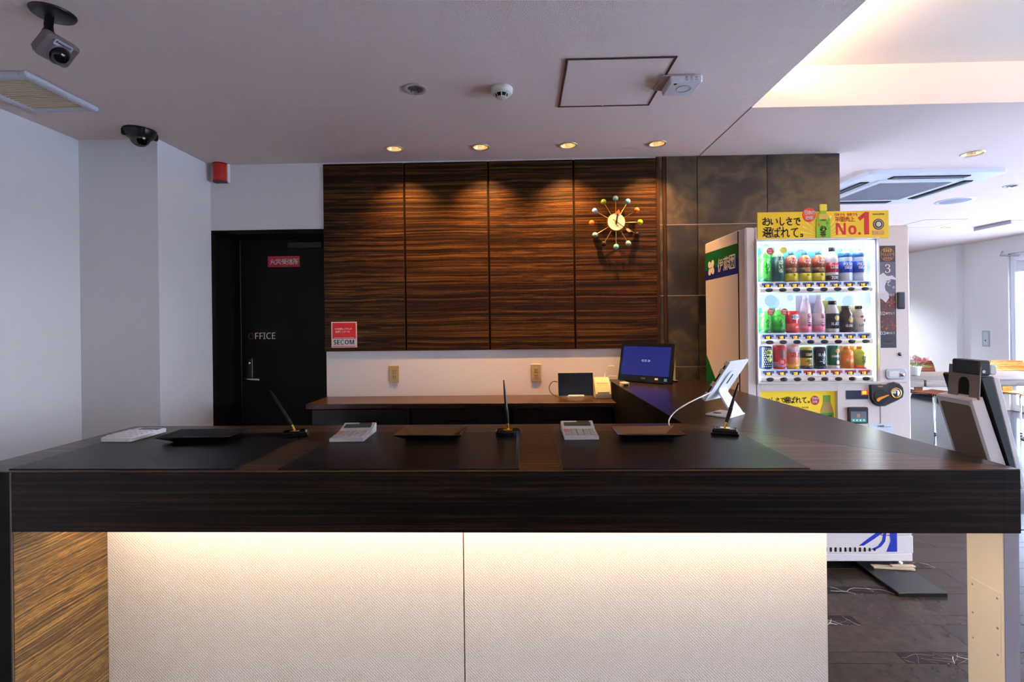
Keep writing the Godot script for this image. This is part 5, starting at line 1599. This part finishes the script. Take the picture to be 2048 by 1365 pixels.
# one drink: kind gives the outline; cols are body, cap, label
func drink(called: String, label: String, category: String, x: float, y: float, h: float, r: float, kind: String, cols: Array, bands: Array, card := "") -> Node3D:
	var d := thing(called, label, category, Vector3(MX + x, y, MZ - 0.046))
	var prof: Array
	if kind == "pet":
		prof = [[0.0, 0.0], [0.86, 0.0], [1.0, 0.03], [1.0, 0.2], [0.96, 0.22], [1.0, 0.24], [1.0, 0.62], [0.97, 0.68], [0.8, 0.76], [0.5, 0.85], [0.42, 0.88], [0.42, 0.9]]
	elif kind == "square":
		prof = [[0.0, 0.0], [0.9, 0.0], [1.0, 0.03], [1.0, 0.7], [0.9, 0.78], [0.55, 0.86], [0.45, 0.89], [0.45, 0.9]]
	elif kind == "slim":
		prof = [[0.0, 0.0], [0.85, 0.0], [0.95, 0.02], [0.95, 0.5], [0.9, 0.55], [0.95, 0.6], [0.8, 0.72], [0.55, 0.84], [0.45, 0.9]]
	elif kind == "bottlecan":
		prof = [[0.0, 0.0], [0.85, 0.0], [1.0, 0.03], [1.0, 0.62], [0.95, 0.68], [0.72, 0.8], [0.62, 0.85], [0.62, 0.88]]
	else:
		prof = [[0.0, 0.02], [0.8, 0.0], [0.86, 0.01], [1.0, 0.05], [1.0, 0.93], [0.9, 0.97], [0.86, 0.985], [0.82, 0.985], [0.8, 0.97], [0.0, 0.97]]
	var pr := []
	for p in prof:
		pr.append(Vector2(p[0] * r, p[1] * h))
	obj("body", lat(pr, 24), hexm(cols[0], 0.22), d)
	if kind != "can":
		var cr := (0.66 if kind == "bottlecan" else 0.48) * r
		obj("cap", lat([Vector2(0, h * 0.88), Vector2(cr, h * 0.88), Vector2(cr, h * 0.985), Vector2(cr * 0.9, h), Vector2(0, h)], 20), hexm(cols[1], 0.35), d)
	for b in bands:          # printed sleeves: bottom, top, colour
		obj("label_band", lat([Vector2(r * 1.0, h * b[0]), Vector2(r * 1.015, h * b[0]), Vector2(r * 1.015, h * b[1]), Vector2(r * 1.0, h * b[1])], 24), hexm(b[2], 0.35), d)
	if card != "":
		obj("display_card", lohi(Vector3(-0.033, 0.0, -0.034), Vector3(0.033, h * 1.02, -0.032)), hexm(card, 0.5), d)
	return d


func ink(d: Node3D, text: String, y: float, size: float, weight: float, r: float, c: String, vertical := false, x0 := 99.0, wide := 1.0) -> void:
	var w := text_width(text, size, wide)
	var at := (-w / 2 if not vertical else -size / 2) if x0 == 99.0 else x0
	var bend := r * 1.03
	var st := S()
	# written on the round front: shift along the arc, then bend
	var turn := Basis(Vector3.UP, at / bend)
	letters(st, text, turn * Vector3(0, 0, bend) + Vector3(0, y, 0), size, weight, turn, vertical, bend, wide)
	obj("label_lettering", st, hexm(c, 0.4), d)


func spot(d: Node3D, called: String, c: Vector2, rr: Vector2, z: float, col: String) -> void:      # a round print that lies on the can or bottle
	var st := S()
	if called == "round_badge":       # a stiff round tag that stands before the bottle
		ext(st, disc(rr.x, rr.y, 28, c), z - 0.0012, z)
	for k in (0 if called == "round_badge" else 3):
		for i in 24:
			var q := []
			for e in [[k, i], [k + 1, i], [k + 1, i + 1], [k, i + 1]]:
				var a: float = TAU * e[1] / 24.0
				var p: Vector2 = c + Vector2(cos(a) * rr.x, sin(a) * rr.y) * (e[0] / 3.0)
				q.append(Vector3(sin(p.x / z) * z, p.y, cos(p.x / z) * z))
			if k == 0:
				tri(st, q[0], q[1], q[2])
			else:
				quad(st, q[0], q[1], q[2], q[3])
	obj(called, st, hexm(col, 0.4), d)
	if called == "round_badge" and col == "d02222":
		for row in [["日本の", -0.013, 0.0015, 0.0085], ["お茶", -0.01, -0.0115, 0.009]]:
			st = S()
			letters(st, row[0], Vector3(c.x + row[1], c.y + row[2], z + 0.0006), row[3], 0.0016, Basis(), false, 0.0, 0.9)
			obj("badge_lettering", st, mats.sign_white, d)


func drinks() -> void:
	var y1 := 1.5445
	var y2 := 1.2695
	var y3 := 1.0745
	var X := func(i: int) -> float: return -0.312 + i * 0.0723
	var r := 0.0305
	# ---- top row
	var d := drink("tea_bottle", "tall bright green tea bottle with red badge, top row by the machine's door edge", "bottle", X.call(0), y1, 0.19, r, "square", ["3fd03a", "e8f4e0"], [[0.02, 0.12, "1c5a3c"], [0.12, 0.68, "35c82c"]], "2fae86")
	ink(d, "お茶", 0.075, 0.026, 0.0045, r, "0f4d1a", true)
	ink(d, "おーい", 0.105, 0.011, 0.0018, r, "0f4d1a", true, 0.014)
	spot(d, "round_badge", Vector2(0.016, 0.165), Vector2(0.019, 0.019), 0.033, "d02222")
	d = drink("tea_bottle", "tall dark green tea bottle with yellow badge, second in the top row", "bottle", X.call(1), y1, 0.19, r, "square", ["9adf8a", "d8ecc8"], [[0.02, 0.72, "0c4a48"]], "2fae86")
	ink(d, "濃い茶", 0.095, 0.02, 0.0034, r, "cfe0b0", true)
	spot(d, "round_badge", Vector2(0.014, 0.17), Vector2(0.019, 0.017), 0.033, "d8dc4a")
	for k in 3:
		d = drink("barley_tea_bottle", ["barley tea bottle with brown and yellow label, beside the dark green bottle", "barley tea bottle with brown and yellow label, middle one of three", "barley tea bottle with brown and yellow label, beside the red and black bottle"][k], "bottle", X.call(2 + k), y1, 0.165, r, "square", ["b58a52", "5a9fc8"], [[0.28, 0.46, "6b5226"], [0.46, 0.78, "b5522a"], [0.04, 0.28, "d8c81e"]], "62b4e0")
		d.set_meta("group", "barley tea bottles")
		ink(d, "むぎ", 0.1, 0.019, 0.0036, r, "f4e8dc")
		ink(d, "茶", 0.03, 0.012, 0.002, r, "5a4a10")
		spot(d, "cup_picture", Vector2(-0.006, 0.062), Vector2(0.012, 0.01), 0.0335, "a87a3a")
	d = drink("cola_bottle", "cola bottle with dark red label and black foot in the top row", "bottle", X.call(5), y1, 0.185, r, "pet", ["d8d4dc", "1c1418"], [[0.02, 0.18, "1a1420"], [0.26, 0.54, "b0182a"]], "ece8f0")
	ink(d, "COKE", 0.07, 0.016, 0.003, r, "f4ecec")
	ink(d, "ZERO", 0.012, 0.014, 0.0026, r, "e8e8e8")
	for k in 2:
		d = drink("sports_drink", ["blue and white sports drink bottle beside the red and black cola", "blue and white sports drink bottle at the end of the top row"][k], "bottle", X.call(6 + k), y1, 0.19, 0.0325, "pet", ["cfe2f6", "e8f2fc"], [[0.24, 0.56, "1648c8"], [0.68, 0.8, "2f7fd0"]], "a8d4f0")
		d.set_meta("group", "blue sports drinks")
		ink(d, "POCARI", 0.084, 0.0125, 0.0024, 0.0325, "f0f4fa")
		ink(d, "SWEAT", 0.066, 0.0125, 0.0024, 0.0325, "f0f4fa")
	# ---- middle row
	for k in 2:
		d = drink("tea_bottle", ["short green tea bottle with red badge at the start of the middle row", "short green tea bottle with red badge next to the red peach can"][k], "bottle", X.call(k), y2, 0.135, r, "square", ["48d040", "eef6e6"], [[0.02, 0.14, "1c5a3c"], [0.14, 0.66, "35c82c"]], "30b080")
		d.set_meta("group", "short green tea bottles")
		ink(d, "お茶", 0.054, 0.021, 0.0038, r, "0f4d1a", true)
		spot(d, "round_badge", Vector2(0.016, 0.114), Vector2(0.018, 0.018), 0.033, "d02222")
	d = drink("nectar_can", "red peach nectar can with white oval in the middle row", "can", X.call(2), y2, 0.12, 0.033, "can", ["d8262e", "d8262e"], [[0.1, 0.42, "e05a48"]])
	spot(d, "white_oval", Vector2(0.002, 0.085), Vector2(0.026, 0.014), 0.0365, "f0e8f0")
	ink(d, "NECTAR", 0.079, 0.0125, 0.0026, 0.0355, "20308a", false, 99.0, 0.9)
	for k in 2:
		d = drink("water_bottle", ["pink tinted mineral water bottle beside the red peach can", "pink tinted mineral water bottle beside the black coffee bottle"][k], "bottle", X.call(3 + k), y2, 0.2, 0.029, "slim", ["e8d8ec", "f2f0f6"], [[0.02, 0.2, "ee8aa6"], [0.2, 0.52, "f0dce8"]], "e4e4f4")
		d.set_meta("group", "pink water bottles")
		var tx := Basis(Vector3(0, 0, 1), PI / 2)
		var st := S()
		letters(st, "evian", Vector3(0.009, 0.036, 0.0305), 0.02, 0.003, tx)
		obj("label_lettering", st, hexm("d8406a", 0.4), d)
	d = drink("coffee_bottle", "black coffee bottle can with gold emblem and yellow card, middle row", "bottle", X.call(5), y2, 0.17, r, "bottlecan", ["d6d4d2", "1a181c"], [[0.12, 0.6, "14162a"]], "d8d878")
	spot(d, "gold_emblem", Vector2(0.006, 0.078), Vector2(0.014, 0.014), 0.0335, "c8a440")
	ink(d, "BLACK", 0.04, 0.013, 0.0025, r, "e8e4dc")
	d = drink("coffee_bottle", "brown coffee bottle can with gold emblem in the middle row", "bottle", X.call(6), y2, 0.142, 0.032, "bottlecan", ["3a2018", "241c1c"], [[0.08, 0.58, "2e1614"]], "dcd88a")
	spot(d, "gold_emblem", Vector2(0.006, 0.066), Vector2(0.014, 0.014), 0.035, "b8923a")
	ink(d, "BLEND", 0.03, 0.011, 0.002, 0.032, "d8c8b8")
	d = drink("coffee_bottle", "white coffee bottle can with green emblem at the end of the middle row", "bottle", X.call(7), y2, 0.142, 0.031, "bottlecan", ["e6e2da", "22241e"], [[0.1, 0.56, "ece8e0"]], "dcdca8")
	spot(d, "green_emblem", Vector2(0.01, 0.064), Vector2(0.011, 0.011), 0.034, "2f5a34")
	spot(d, "red_mark", Vector2(-0.008, 0.083), Vector2(0.008, 0.006), 0.034, "b02a2a")
	ink(d, "LATTE", 0.032, 0.011, 0.002, 0.031, "3a4a3a")
	# ---- bottom row
	d = drink("lemon_can", "navy can with white dots and lime lemon, start of the bottom row", "can", X.call(0), y3, 0.125, 0.032, "can", ["16233c", "16233c"], [])
	for i in 7:
		for j in 9:
			var a := -0.9 + i * 0.3 + (0.15 if j % 2 else 0.0)
			var bt := Basis(Vector3.UP, a)
			var st := S()
			ext(st, disc(0.0022, 0.0022, 8), 0.0318, 0.0323, Transform3D(bt, Vector3(0, 0.016 + j * 0.0118, 0)))
			obj("white_dot", st, hexm("dfe8ee", 0.4), d)
	spot(d, "lime_mark", Vector2(0.006, 0.09), Vector2(0.02, 0.016), 0.0342, "c8d82a")
	spot(d, "lime_mark", Vector2(0.008, 0.055), Vector2(0.017, 0.012), 0.0342, "b4c828")
	ink(d, "SODA", 0.085, 0.012, 0.0026, 0.0335, "16233c")
	d = drink("cocoa_can", "red drink can with a brown picture and round red badge, bottom row", "can", X.call(1), y3, 0.13, 0.032, "can", ["c4162c", "c4162c"], [[0.08, 0.3, "c88aa0"]])
	spot(d, "brown_picture", Vector2(0.008, 0.083), Vector2(0.012, 0.024), 0.0344, "5a2c20")
	spot(d, "round_badge", Vector2(0.0, 0.04), Vector2(0.02, 0.018), 0.0346, "d8182a")
	ink(d, "CO", 0.034, 0.012, 0.0024, 0.0345, "f4e4e4")
	d = drink("fruit_can", "pink and orange fruit drink can with red lettering, bottom row", "can", X.call(2), y3, 0.13, 0.032, "can", ["f2a070", "f2a070"], [[0.05, 0.22, "f0b81e"], [0.7, 0.94, "f0d8dc"]])
	ink(d, "GOLD", 0.066, 0.021, 0.0038, 0.032, "c82040", false, 99.0, 0.9)
	d = drink("coffee_can", "yellow and black coffee can in the bottom row", "can", X.call(3), y3, 0.118, r, "can", ["d8c22a", "d8c22a"], [[0.5, 0.86, "1c1a18"], [0.0, 0.14, "2a2620"]])
	ink(d, "-90", 0.028, 0.022, 0.0032, r, "2a2418")
	ink(d, "GOLD", 0.072, 0.012, 0.0022, r, "d8c22a")
	d = drink("coffee_can", "navy black coffee can between the yellow and the green can", "can", X.call(4), y3, 0.118, r, "can", ["1c1c30", "1c1c30"], [[0.0, 0.13, "2a2a3a"]])
	ink(d, "BLACK", 0.07, 0.012, 0.0024, r, "e0dce4")
	ink(d, "-0", 0.03, 0.022, 0.0036, r, "e8e8f0")
	d = drink("coffee_can", "green coffee can with gold emblem in the bottom row", "can", X.call(5), y3, 0.125, r, "can", ["17693c", "17693c"], [[0.0, 0.14, "e8dcd4"]])
	spot(d, "gold_emblem", Vector2(0.008, 0.096), Vector2(0.014, 0.013), 0.033, "d0a030")
	spot(d, "pale_shield", Vector2(0.008, 0.034), Vector2(0.01, 0.011), 0.033, "e8d0b8")
	ink(d, "ESPRESSO", 0.062, 0.009, 0.0018, r, "e8e4d8", false, 99.0, 0.9)
	d = drink("orange_bottle", "orange juice bottle with orange cap in the bottom row", "bottle", X.call(6), y3, 0.118, 0.033, "square", ["ef8a20", "f0a030"], [[0.04, 0.6, "f07a14"]], "f4b450")
	ink(d, "ORANGE", 0.04, 0.011, 0.0018, 0.033, "f8e0b0", false, 99.0, 0.9)
	d = drink("tea_bottle", "lime yellow warm tea bottle on orange base, end of the bottom row", "bottle", X.call(7), y3, 0.118, 0.033, "square", ["c0d428", "e89030"], [[0.0, 0.14, "ee6a20"], [0.16, 0.64, "b8d020"]], "f0a040")
	ink(d, "お茶", 0.05, 0.019, 0.0034, 0.033, "1c5a20", true)


# ================================================================= self-service terminal
func kiosk() -> void:
	var k := thing("self_service_kiosk", "white floor-standing kiosk with tilted black screen head right of the desk", "kiosk")
	var za := -1.622
	var zb := -1.5
	var cream := M("kiosk_cream", Color.html("e6e0de"), 0.4)
	obj("column", lohi(Vector3(1.4275, 0.012, za + 0.001), Vector3(1.474, 0.84, zb), 0.002), M("kiosk_grey", Color.html("9a949c"), 0.45), k)
	obj("column_cover", lohi(Vector3(1.4255, 0.013, za), Vector3(1.4285, 0.80, zb - 0.001), 0.001), M("kiosk_pale", Color.html("f4ecdc"), 0.4), k)
	obj("base_plate", lohi(Vector3(1.34, 0.0, za - 0.12), Vector3(1.66, 0.012, zb + 0.12), 0.003), cream, k)
	var side := Transform3D(Basis(Vector3(0, 0, -1), Vector3(0, 1, 0), Vector3(1, 0, 0)), Vector3(1.426, 0, 0))   # looks left
	var back_cover := lohi(Vector3(1.423, 0.305, za + 0.014), Vector3(1.427, 0.515, zb - 0.008), 0.001)
	var hc := obj("service_cover", back_cover, mats.kiosk_pale, k)
	for y in [0.325, 0.405, 0.495]:
		for z in [za + 0.022, zb - 0.018]:
			obj("screw", lat([Vector2(0, 0.002), Vector2(0.003, 0.0015), Vector2(0.0035, 0)], 8, Transform3D(Basis(Vector3(0, 0, 1), PI / 2), Vector3(1.423, y, z))), mats.steel, hc)
	var st := S()
	ext(st, PackedVector2Array([Vector2(1.336, 1.094), Vector2(1.339, 1.1), Vector2(1.374, 1.106), Vector2(1.461, 0.835), Vector2(1.43, 0.79), Vector2(1.424, 0.795)]), za, zb, Transform3D(), 0.004)
	obj("head", st, cream, k)
	# sunk rear cover on the tilted back
	var sl := Vector3(0.088, -0.299, 0).normalized()
	var nb := Vector3(-0.299, -0.088, 0).normalized()
	var bx2 := Transform3D(Basis(Vector3(0, 0, 1), -sl, nb), Vector3(1.336, 1.094, 0) + sl * 0.15 + Vector3(0, 0, (za + zb) / 2))
	st = S()
	ext(st, rrect(0.106, 0.27, 0.008), -0.003, 0.0015, bx2, 0.001)
	obj("rear_cover", st, M("kiosk_taupe", Color.html("7c6853"), 0.5), k)
	st = S()
	ext(st, PackedVector2Array([Vector2(1.362, 1.163), Vector2(1.367, 1.168), Vector2(1.399, 1.168), Vector2(1.478, 0.832), Vector2(1.462, 0.83)]), za - 0.006, zb + 0.004, Transform3D(), 0.003)
	obj("screen_housing", st, mats.black, k)
	st = S()
	ext(st, PackedVector2Array([Vector2(1.3995, 1.168), Vector2(1.419, 1.165), Vector2(1.494, 0.83), Vector2(1.4785, 0.832)]), za - 0.004, zb + 0.002, Transform3D(), 0.002)
	obj("front_bezel", st, mats.white_plastic, k)
	# scanner on top with its bracket
	st = S()
	ext(st, rrect(0.034, 0.046, 0.006, 3, Vector2(1.375, 1.193)), za + 0.035, zb + 0.004, Transform3D(), 0.003)
	var sc := obj("scanner", st, mats.black, k)
	st = S()
	ext(st, rrect(0.022, 0.032, 0.008, 4, Vector2(1.402, 1.188)), za + 0.02, zb + 0.002, Transform3D(), 0.003)
	obj("scanner_shell", st, mats.white_plastic, sc)
	st = S()
	ext(st, disc(0.005, 0.005, 16, Vector2(1.37, 1.183)), zb + 0.003, zb + 0.006)
	obj("sensor_eye", st, mats.chrome, sc)
	st = S()
	var px := Transform3D(Basis(Vector3(0, 0, 1), Vector3(0.06, 1, 0).normalized() * -1.0, Vector3(-1, 0.06, 0).normalized()), Vector3(1.358, 1.143, -1.549))
	var u := PackedVector2Array([Vector2(-0.054, -0.055), Vector2(0.054, -0.055), Vector2(0.054, 0.045), Vector2(0.02, 0.045), Vector2(0.02, 0.0)])
	for i in 7:
		var a := PI * i / 6
		u.append(Vector2(cos(a) * 0.02, -sin(a) * 0.02))
	u.append_array(PackedVector2Array([Vector2(-0.02, 0.0), Vector2(-0.02, 0.045), Vector2(-0.054, 0.045)]))
	ext(st, u, -0.003, 0.0, px)
	obj("bracket", st, M("bracket_taupe", Color.html("85776c"), 0.45, 0.2), k)


# ================================================================= dining corner
func dining() -> void:
	for k in 2:
		var t := thing("dining_table", ["pale grey topped dining table behind the vending machine, flowers on it", "pale grey topped dining table nearer the glass door"][k], "table", Vector3([3.16, 4.79][k], 0, -5.32), 0.0, "dining tables")
		obj("tabletop", box(Vector3(0, 0.685, 0), Vector3([1.6, 1.62][k], 0.07, 0.74), 0.004), mats.table_wood, t)
		for x in ([-0.5, 0.5] if k == 0 else [0.07, 0.74]):
			obj("leg", lat([Vector2(0.0, 0.0), Vector2(0.13, 0.0), Vector2(0.13, 0.012), Vector2(0.035, 0.03), Vector2(0.03, 0.6), Vector2(0.08, 0.65), Vector2(0, 0.65)], 24, Transform3D(Basis(), Vector3(x, 0, -0.1))), mats.steel, t)
	var spots := [[4.14, -5.9, 0.0, "plywood", "brown plywood chair with chrome legs half hidden by the vending machine"], [4.9, -5.98, 0.12, "plywood", "dark brown plywood chair behind the table, beyond the flowers"], [5.86, -5.9, -0.05, "plywood_pale", "orange brown plywood chair behind the table by the glass door"], [5.13, -4.6, PI + 0.05, "plywood", "plywood chair on the near side of the table, right of the kiosk"]]
	for s in spots:
		chair(Vector3(s[0], 0, s[1]), s[2], mats[s[3]], s[4])
	# flowers in a white pot
	var p := thing("flower_pot", "white pot of pink and white flowers on the dining table", "flowers", Vector3(4.19, 0.72, -5.35))
	obj("pot", lat([Vector2(0, 0), Vector2(0.034, 0), Vector2(0.05, 0.085), Vector2(0.054, 0.088), Vector2(0.054, 0.1), Vector2(0.047, 0.1), Vector2(0.04, 0.07), Vector2(0, 0.07)], 28), mats.white_plastic, p)
	var rng := RandomNumberGenerator.new()
	rng.seed = 4
	for k in 15:
		var a := rng.randf() * TAU
		var rr := rng.randf_range(0.0, 0.11)
		var c := Vector3(cos(a) * rr * 1.25, 0.15 + rng.randf_range(-0.02, 0.05) - rr * 0.25, sin(a) * rr)
		var stem := S()
		tube(stem, [Vector3(c.x * 0.2, 0.07, c.z * 0.2), c], 0.0022, 6)
		obj("stem", stem, hexm("6a8a3a", 0.6), p)
		var fl := S()
		var tilt := Basis(Vector3(rng.randf_range(-1, 1), 0.2, rng.randf_range(-1, 1)).normalized(), rng.randf_range(0, 0.8))
		for ring in 3:
			for q in 6:
				var b := TAU * (q + ring * 0.5) / 6
				var o := Vector3(cos(b), 0, sin(b))
				var out := 0.034 - ring * 0.009
				var w := Vector3(-sin(b), 0, cos(b)) * (0.017 - ring * 0.003)
				var up := 0.006 + ring * 0.009
				var p0 := tilt * Vector3.ZERO + c
				var p1 := tilt * (o * out * 0.6 + w + Vector3(0, up, 0)) + c
				var p2 := tilt * (o * out + Vector3(0, up * 1.5, 0)) + c
				var p3 := tilt * (o * out * 0.6 - w + Vector3(0, up, 0)) + c
				tri(fl, p0, p1, p2)
				tri(fl, p0, p2, p3)
		obj("blossom", fl, [hexm("f2e9e4", 0.7), hexm("e9a0a8", 0.7), hexm("f4dcd8", 0.7)][k % 3], p)
	for k in 12:
		var a := TAU * k / 12 + 0.2
		var lf := S()
		var d := Vector3(cos(a), 0.05, sin(a))
		var w := Vector3(-sin(a), 0.2, cos(a)) * 0.014
		var b0 := d * 0.05 + Vector3(0, 0.1, 0)
		quad(lf, b0, b0 + d * 0.05 + w, b0 + d * 0.11 + Vector3(0, -0.01, 0), b0 + d * 0.05 - w)
		obj("leaf", lf, hexm("a4b878", 0.6), p)
	# plate with a switch on the near wall section
	var sw := thing("wall_plate", "grey wall plate with a small switch on the dining room wall", "switch plate", Vector3(6.88, 1.01, -7.46))
	obj("plate", box(Vector3(-0.005, 0, 0), Vector3(0.01, 0.235, 0.12), 0.003), M("plate_grey", Color.html("a9b0b8"), 0.4), sw)
	obj("inner_plate", box(Vector3(-0.0105, 0, 0), Vector3(0.002, 0.19, 0.075), 0.0006), M("plate_pale", Color.html("c4cad0"), 0.4), sw)
	obj("toggle", box(Vector3(-0.013, -0.03, 0), Vector3(0.008, 0.02, 0.012), 0.002), mats.black, sw)


func chair(at: Vector3, turn: float, wood: Material, label: String) -> void:
	var c := thing("dining_chair", label, "chair", at, turn, "plywood dining chairs")
	# the seat: a shaped sheet, rounded in front, raised at the rear
	var st := S()
	var nx := 8
	var nz := 8
	var top := []
	for j in nz + 1:
		var row := []
		var v := float(j) / nz
		var half := 0.205 * (0.86 + 0.14 * sin(PI * clampf(v * 1.1, 0, 1)))
		for i in nx + 1:
			var u := -1.0 + 2.0 * i / nx
			row.append(Vector3(u * half, 0.435 + 0.012 * u * u - 0.02 * pow(1.0 - v, 4.0) * 0.0 + 0.012 * pow(v, 3.0) - 0.018 * pow(maxf(0, v - 0.8) * 5, 2.0), -0.2 + 0.4 * v))
		top.append(row)
	sheet(st, top, Vector3(0, -0.012, 0))
	obj("seat", st, wood, c)
	st = S()
	top = []
	for j in 7:
		var row := []
		var v := float(j) / 6
		var half := 0.2 * (1.0 - 0.10 * pow(absf(v - 0.5) * 2.0, 3.0))
		for i in 9:
			var u := -1.0 + 2.0 * i / 8
			row.append(Vector3(u * half, 0.60 + 0.2 * v, -0.19 - 0.05 * v + 0.035 * u * u))
		top.append(row)
	sheet(st, top, Vector3(0, 0, -0.012))
	obj("backrest", st, wood, c)
	st = S()
	ext(st, PackedVector2Array([Vector2(-0.05, 0.432), Vector2(0.05, 0.432), Vector2(0.075, 0.62), Vector2(-0.075, 0.62)]), -0.212, -0.2)
	obj("back_neck", st, wood, c)
	for sx in [-1.0, 1.0]:
		for sz in [-1.0, 1.0]:
			st = S()
			tube(st, curve([Vector3(sx * 0.05, 0.417, sz * 0.03), Vector3(sx * 0.13, 0.415, sz * 0.11), Vector3(sx * 0.17, 0.38, sz * 0.15), Vector3(sx * 0.22, 0.012, sz * 0.215)], 5), 0.0085, 10)
			var lg := obj("leg", st, mats.chrome, c)
			obj("foot_cap", lat([Vector2(0, 0), Vector2(0.011, 0), Vector2(0.011, 0.018), Vector2(0, 0.018)], 12, Transform3D(Basis(), Vector3(sx * 0.2215, 0, sz * 0.217))), mats.black, lg)


func sheet(st: SurfaceTool, g: Array, back: Vector3) -> void:
	st.set_smooth_group(0)
	var nj := g.size() - 1
	var ni: int = g[0].size() - 1
	for j in nj:
		for i in ni:
			face_out(st, [g[j][i], g[j][i + 1], g[j + 1][i + 1], g[j + 1][i]], -back)
			st.set_smooth_group(1)
			face_out(st, [g[j][i] + back, g[j][i + 1] + back, g[j + 1][i + 1] + back, g[j + 1][i] + back], back)
			st.set_smooth_group(0)
	st.set_smooth_group(-1)
	for j in nj:
		face_out(st, [g[j][0], g[j + 1][0], g[j + 1][0] + back, g[j][0] + back], g[j][0] - g[j][1])
		face_out(st, [g[j][ni], g[j + 1][ni], g[j + 1][ni] + back, g[j][ni] + back], g[j][ni] - g[j][ni - 1])
	for i in ni:
		face_out(st, [g[0][i], g[0][i + 1], g[0][i + 1] + back, g[0][i] + back], g[0][i] - g[1][i])
		face_out(st, [g[nj][i], g[nj][i + 1], g[nj][i + 1] + back, g[nj][i] + back], g[nj][i] - g[nj - 1][i])
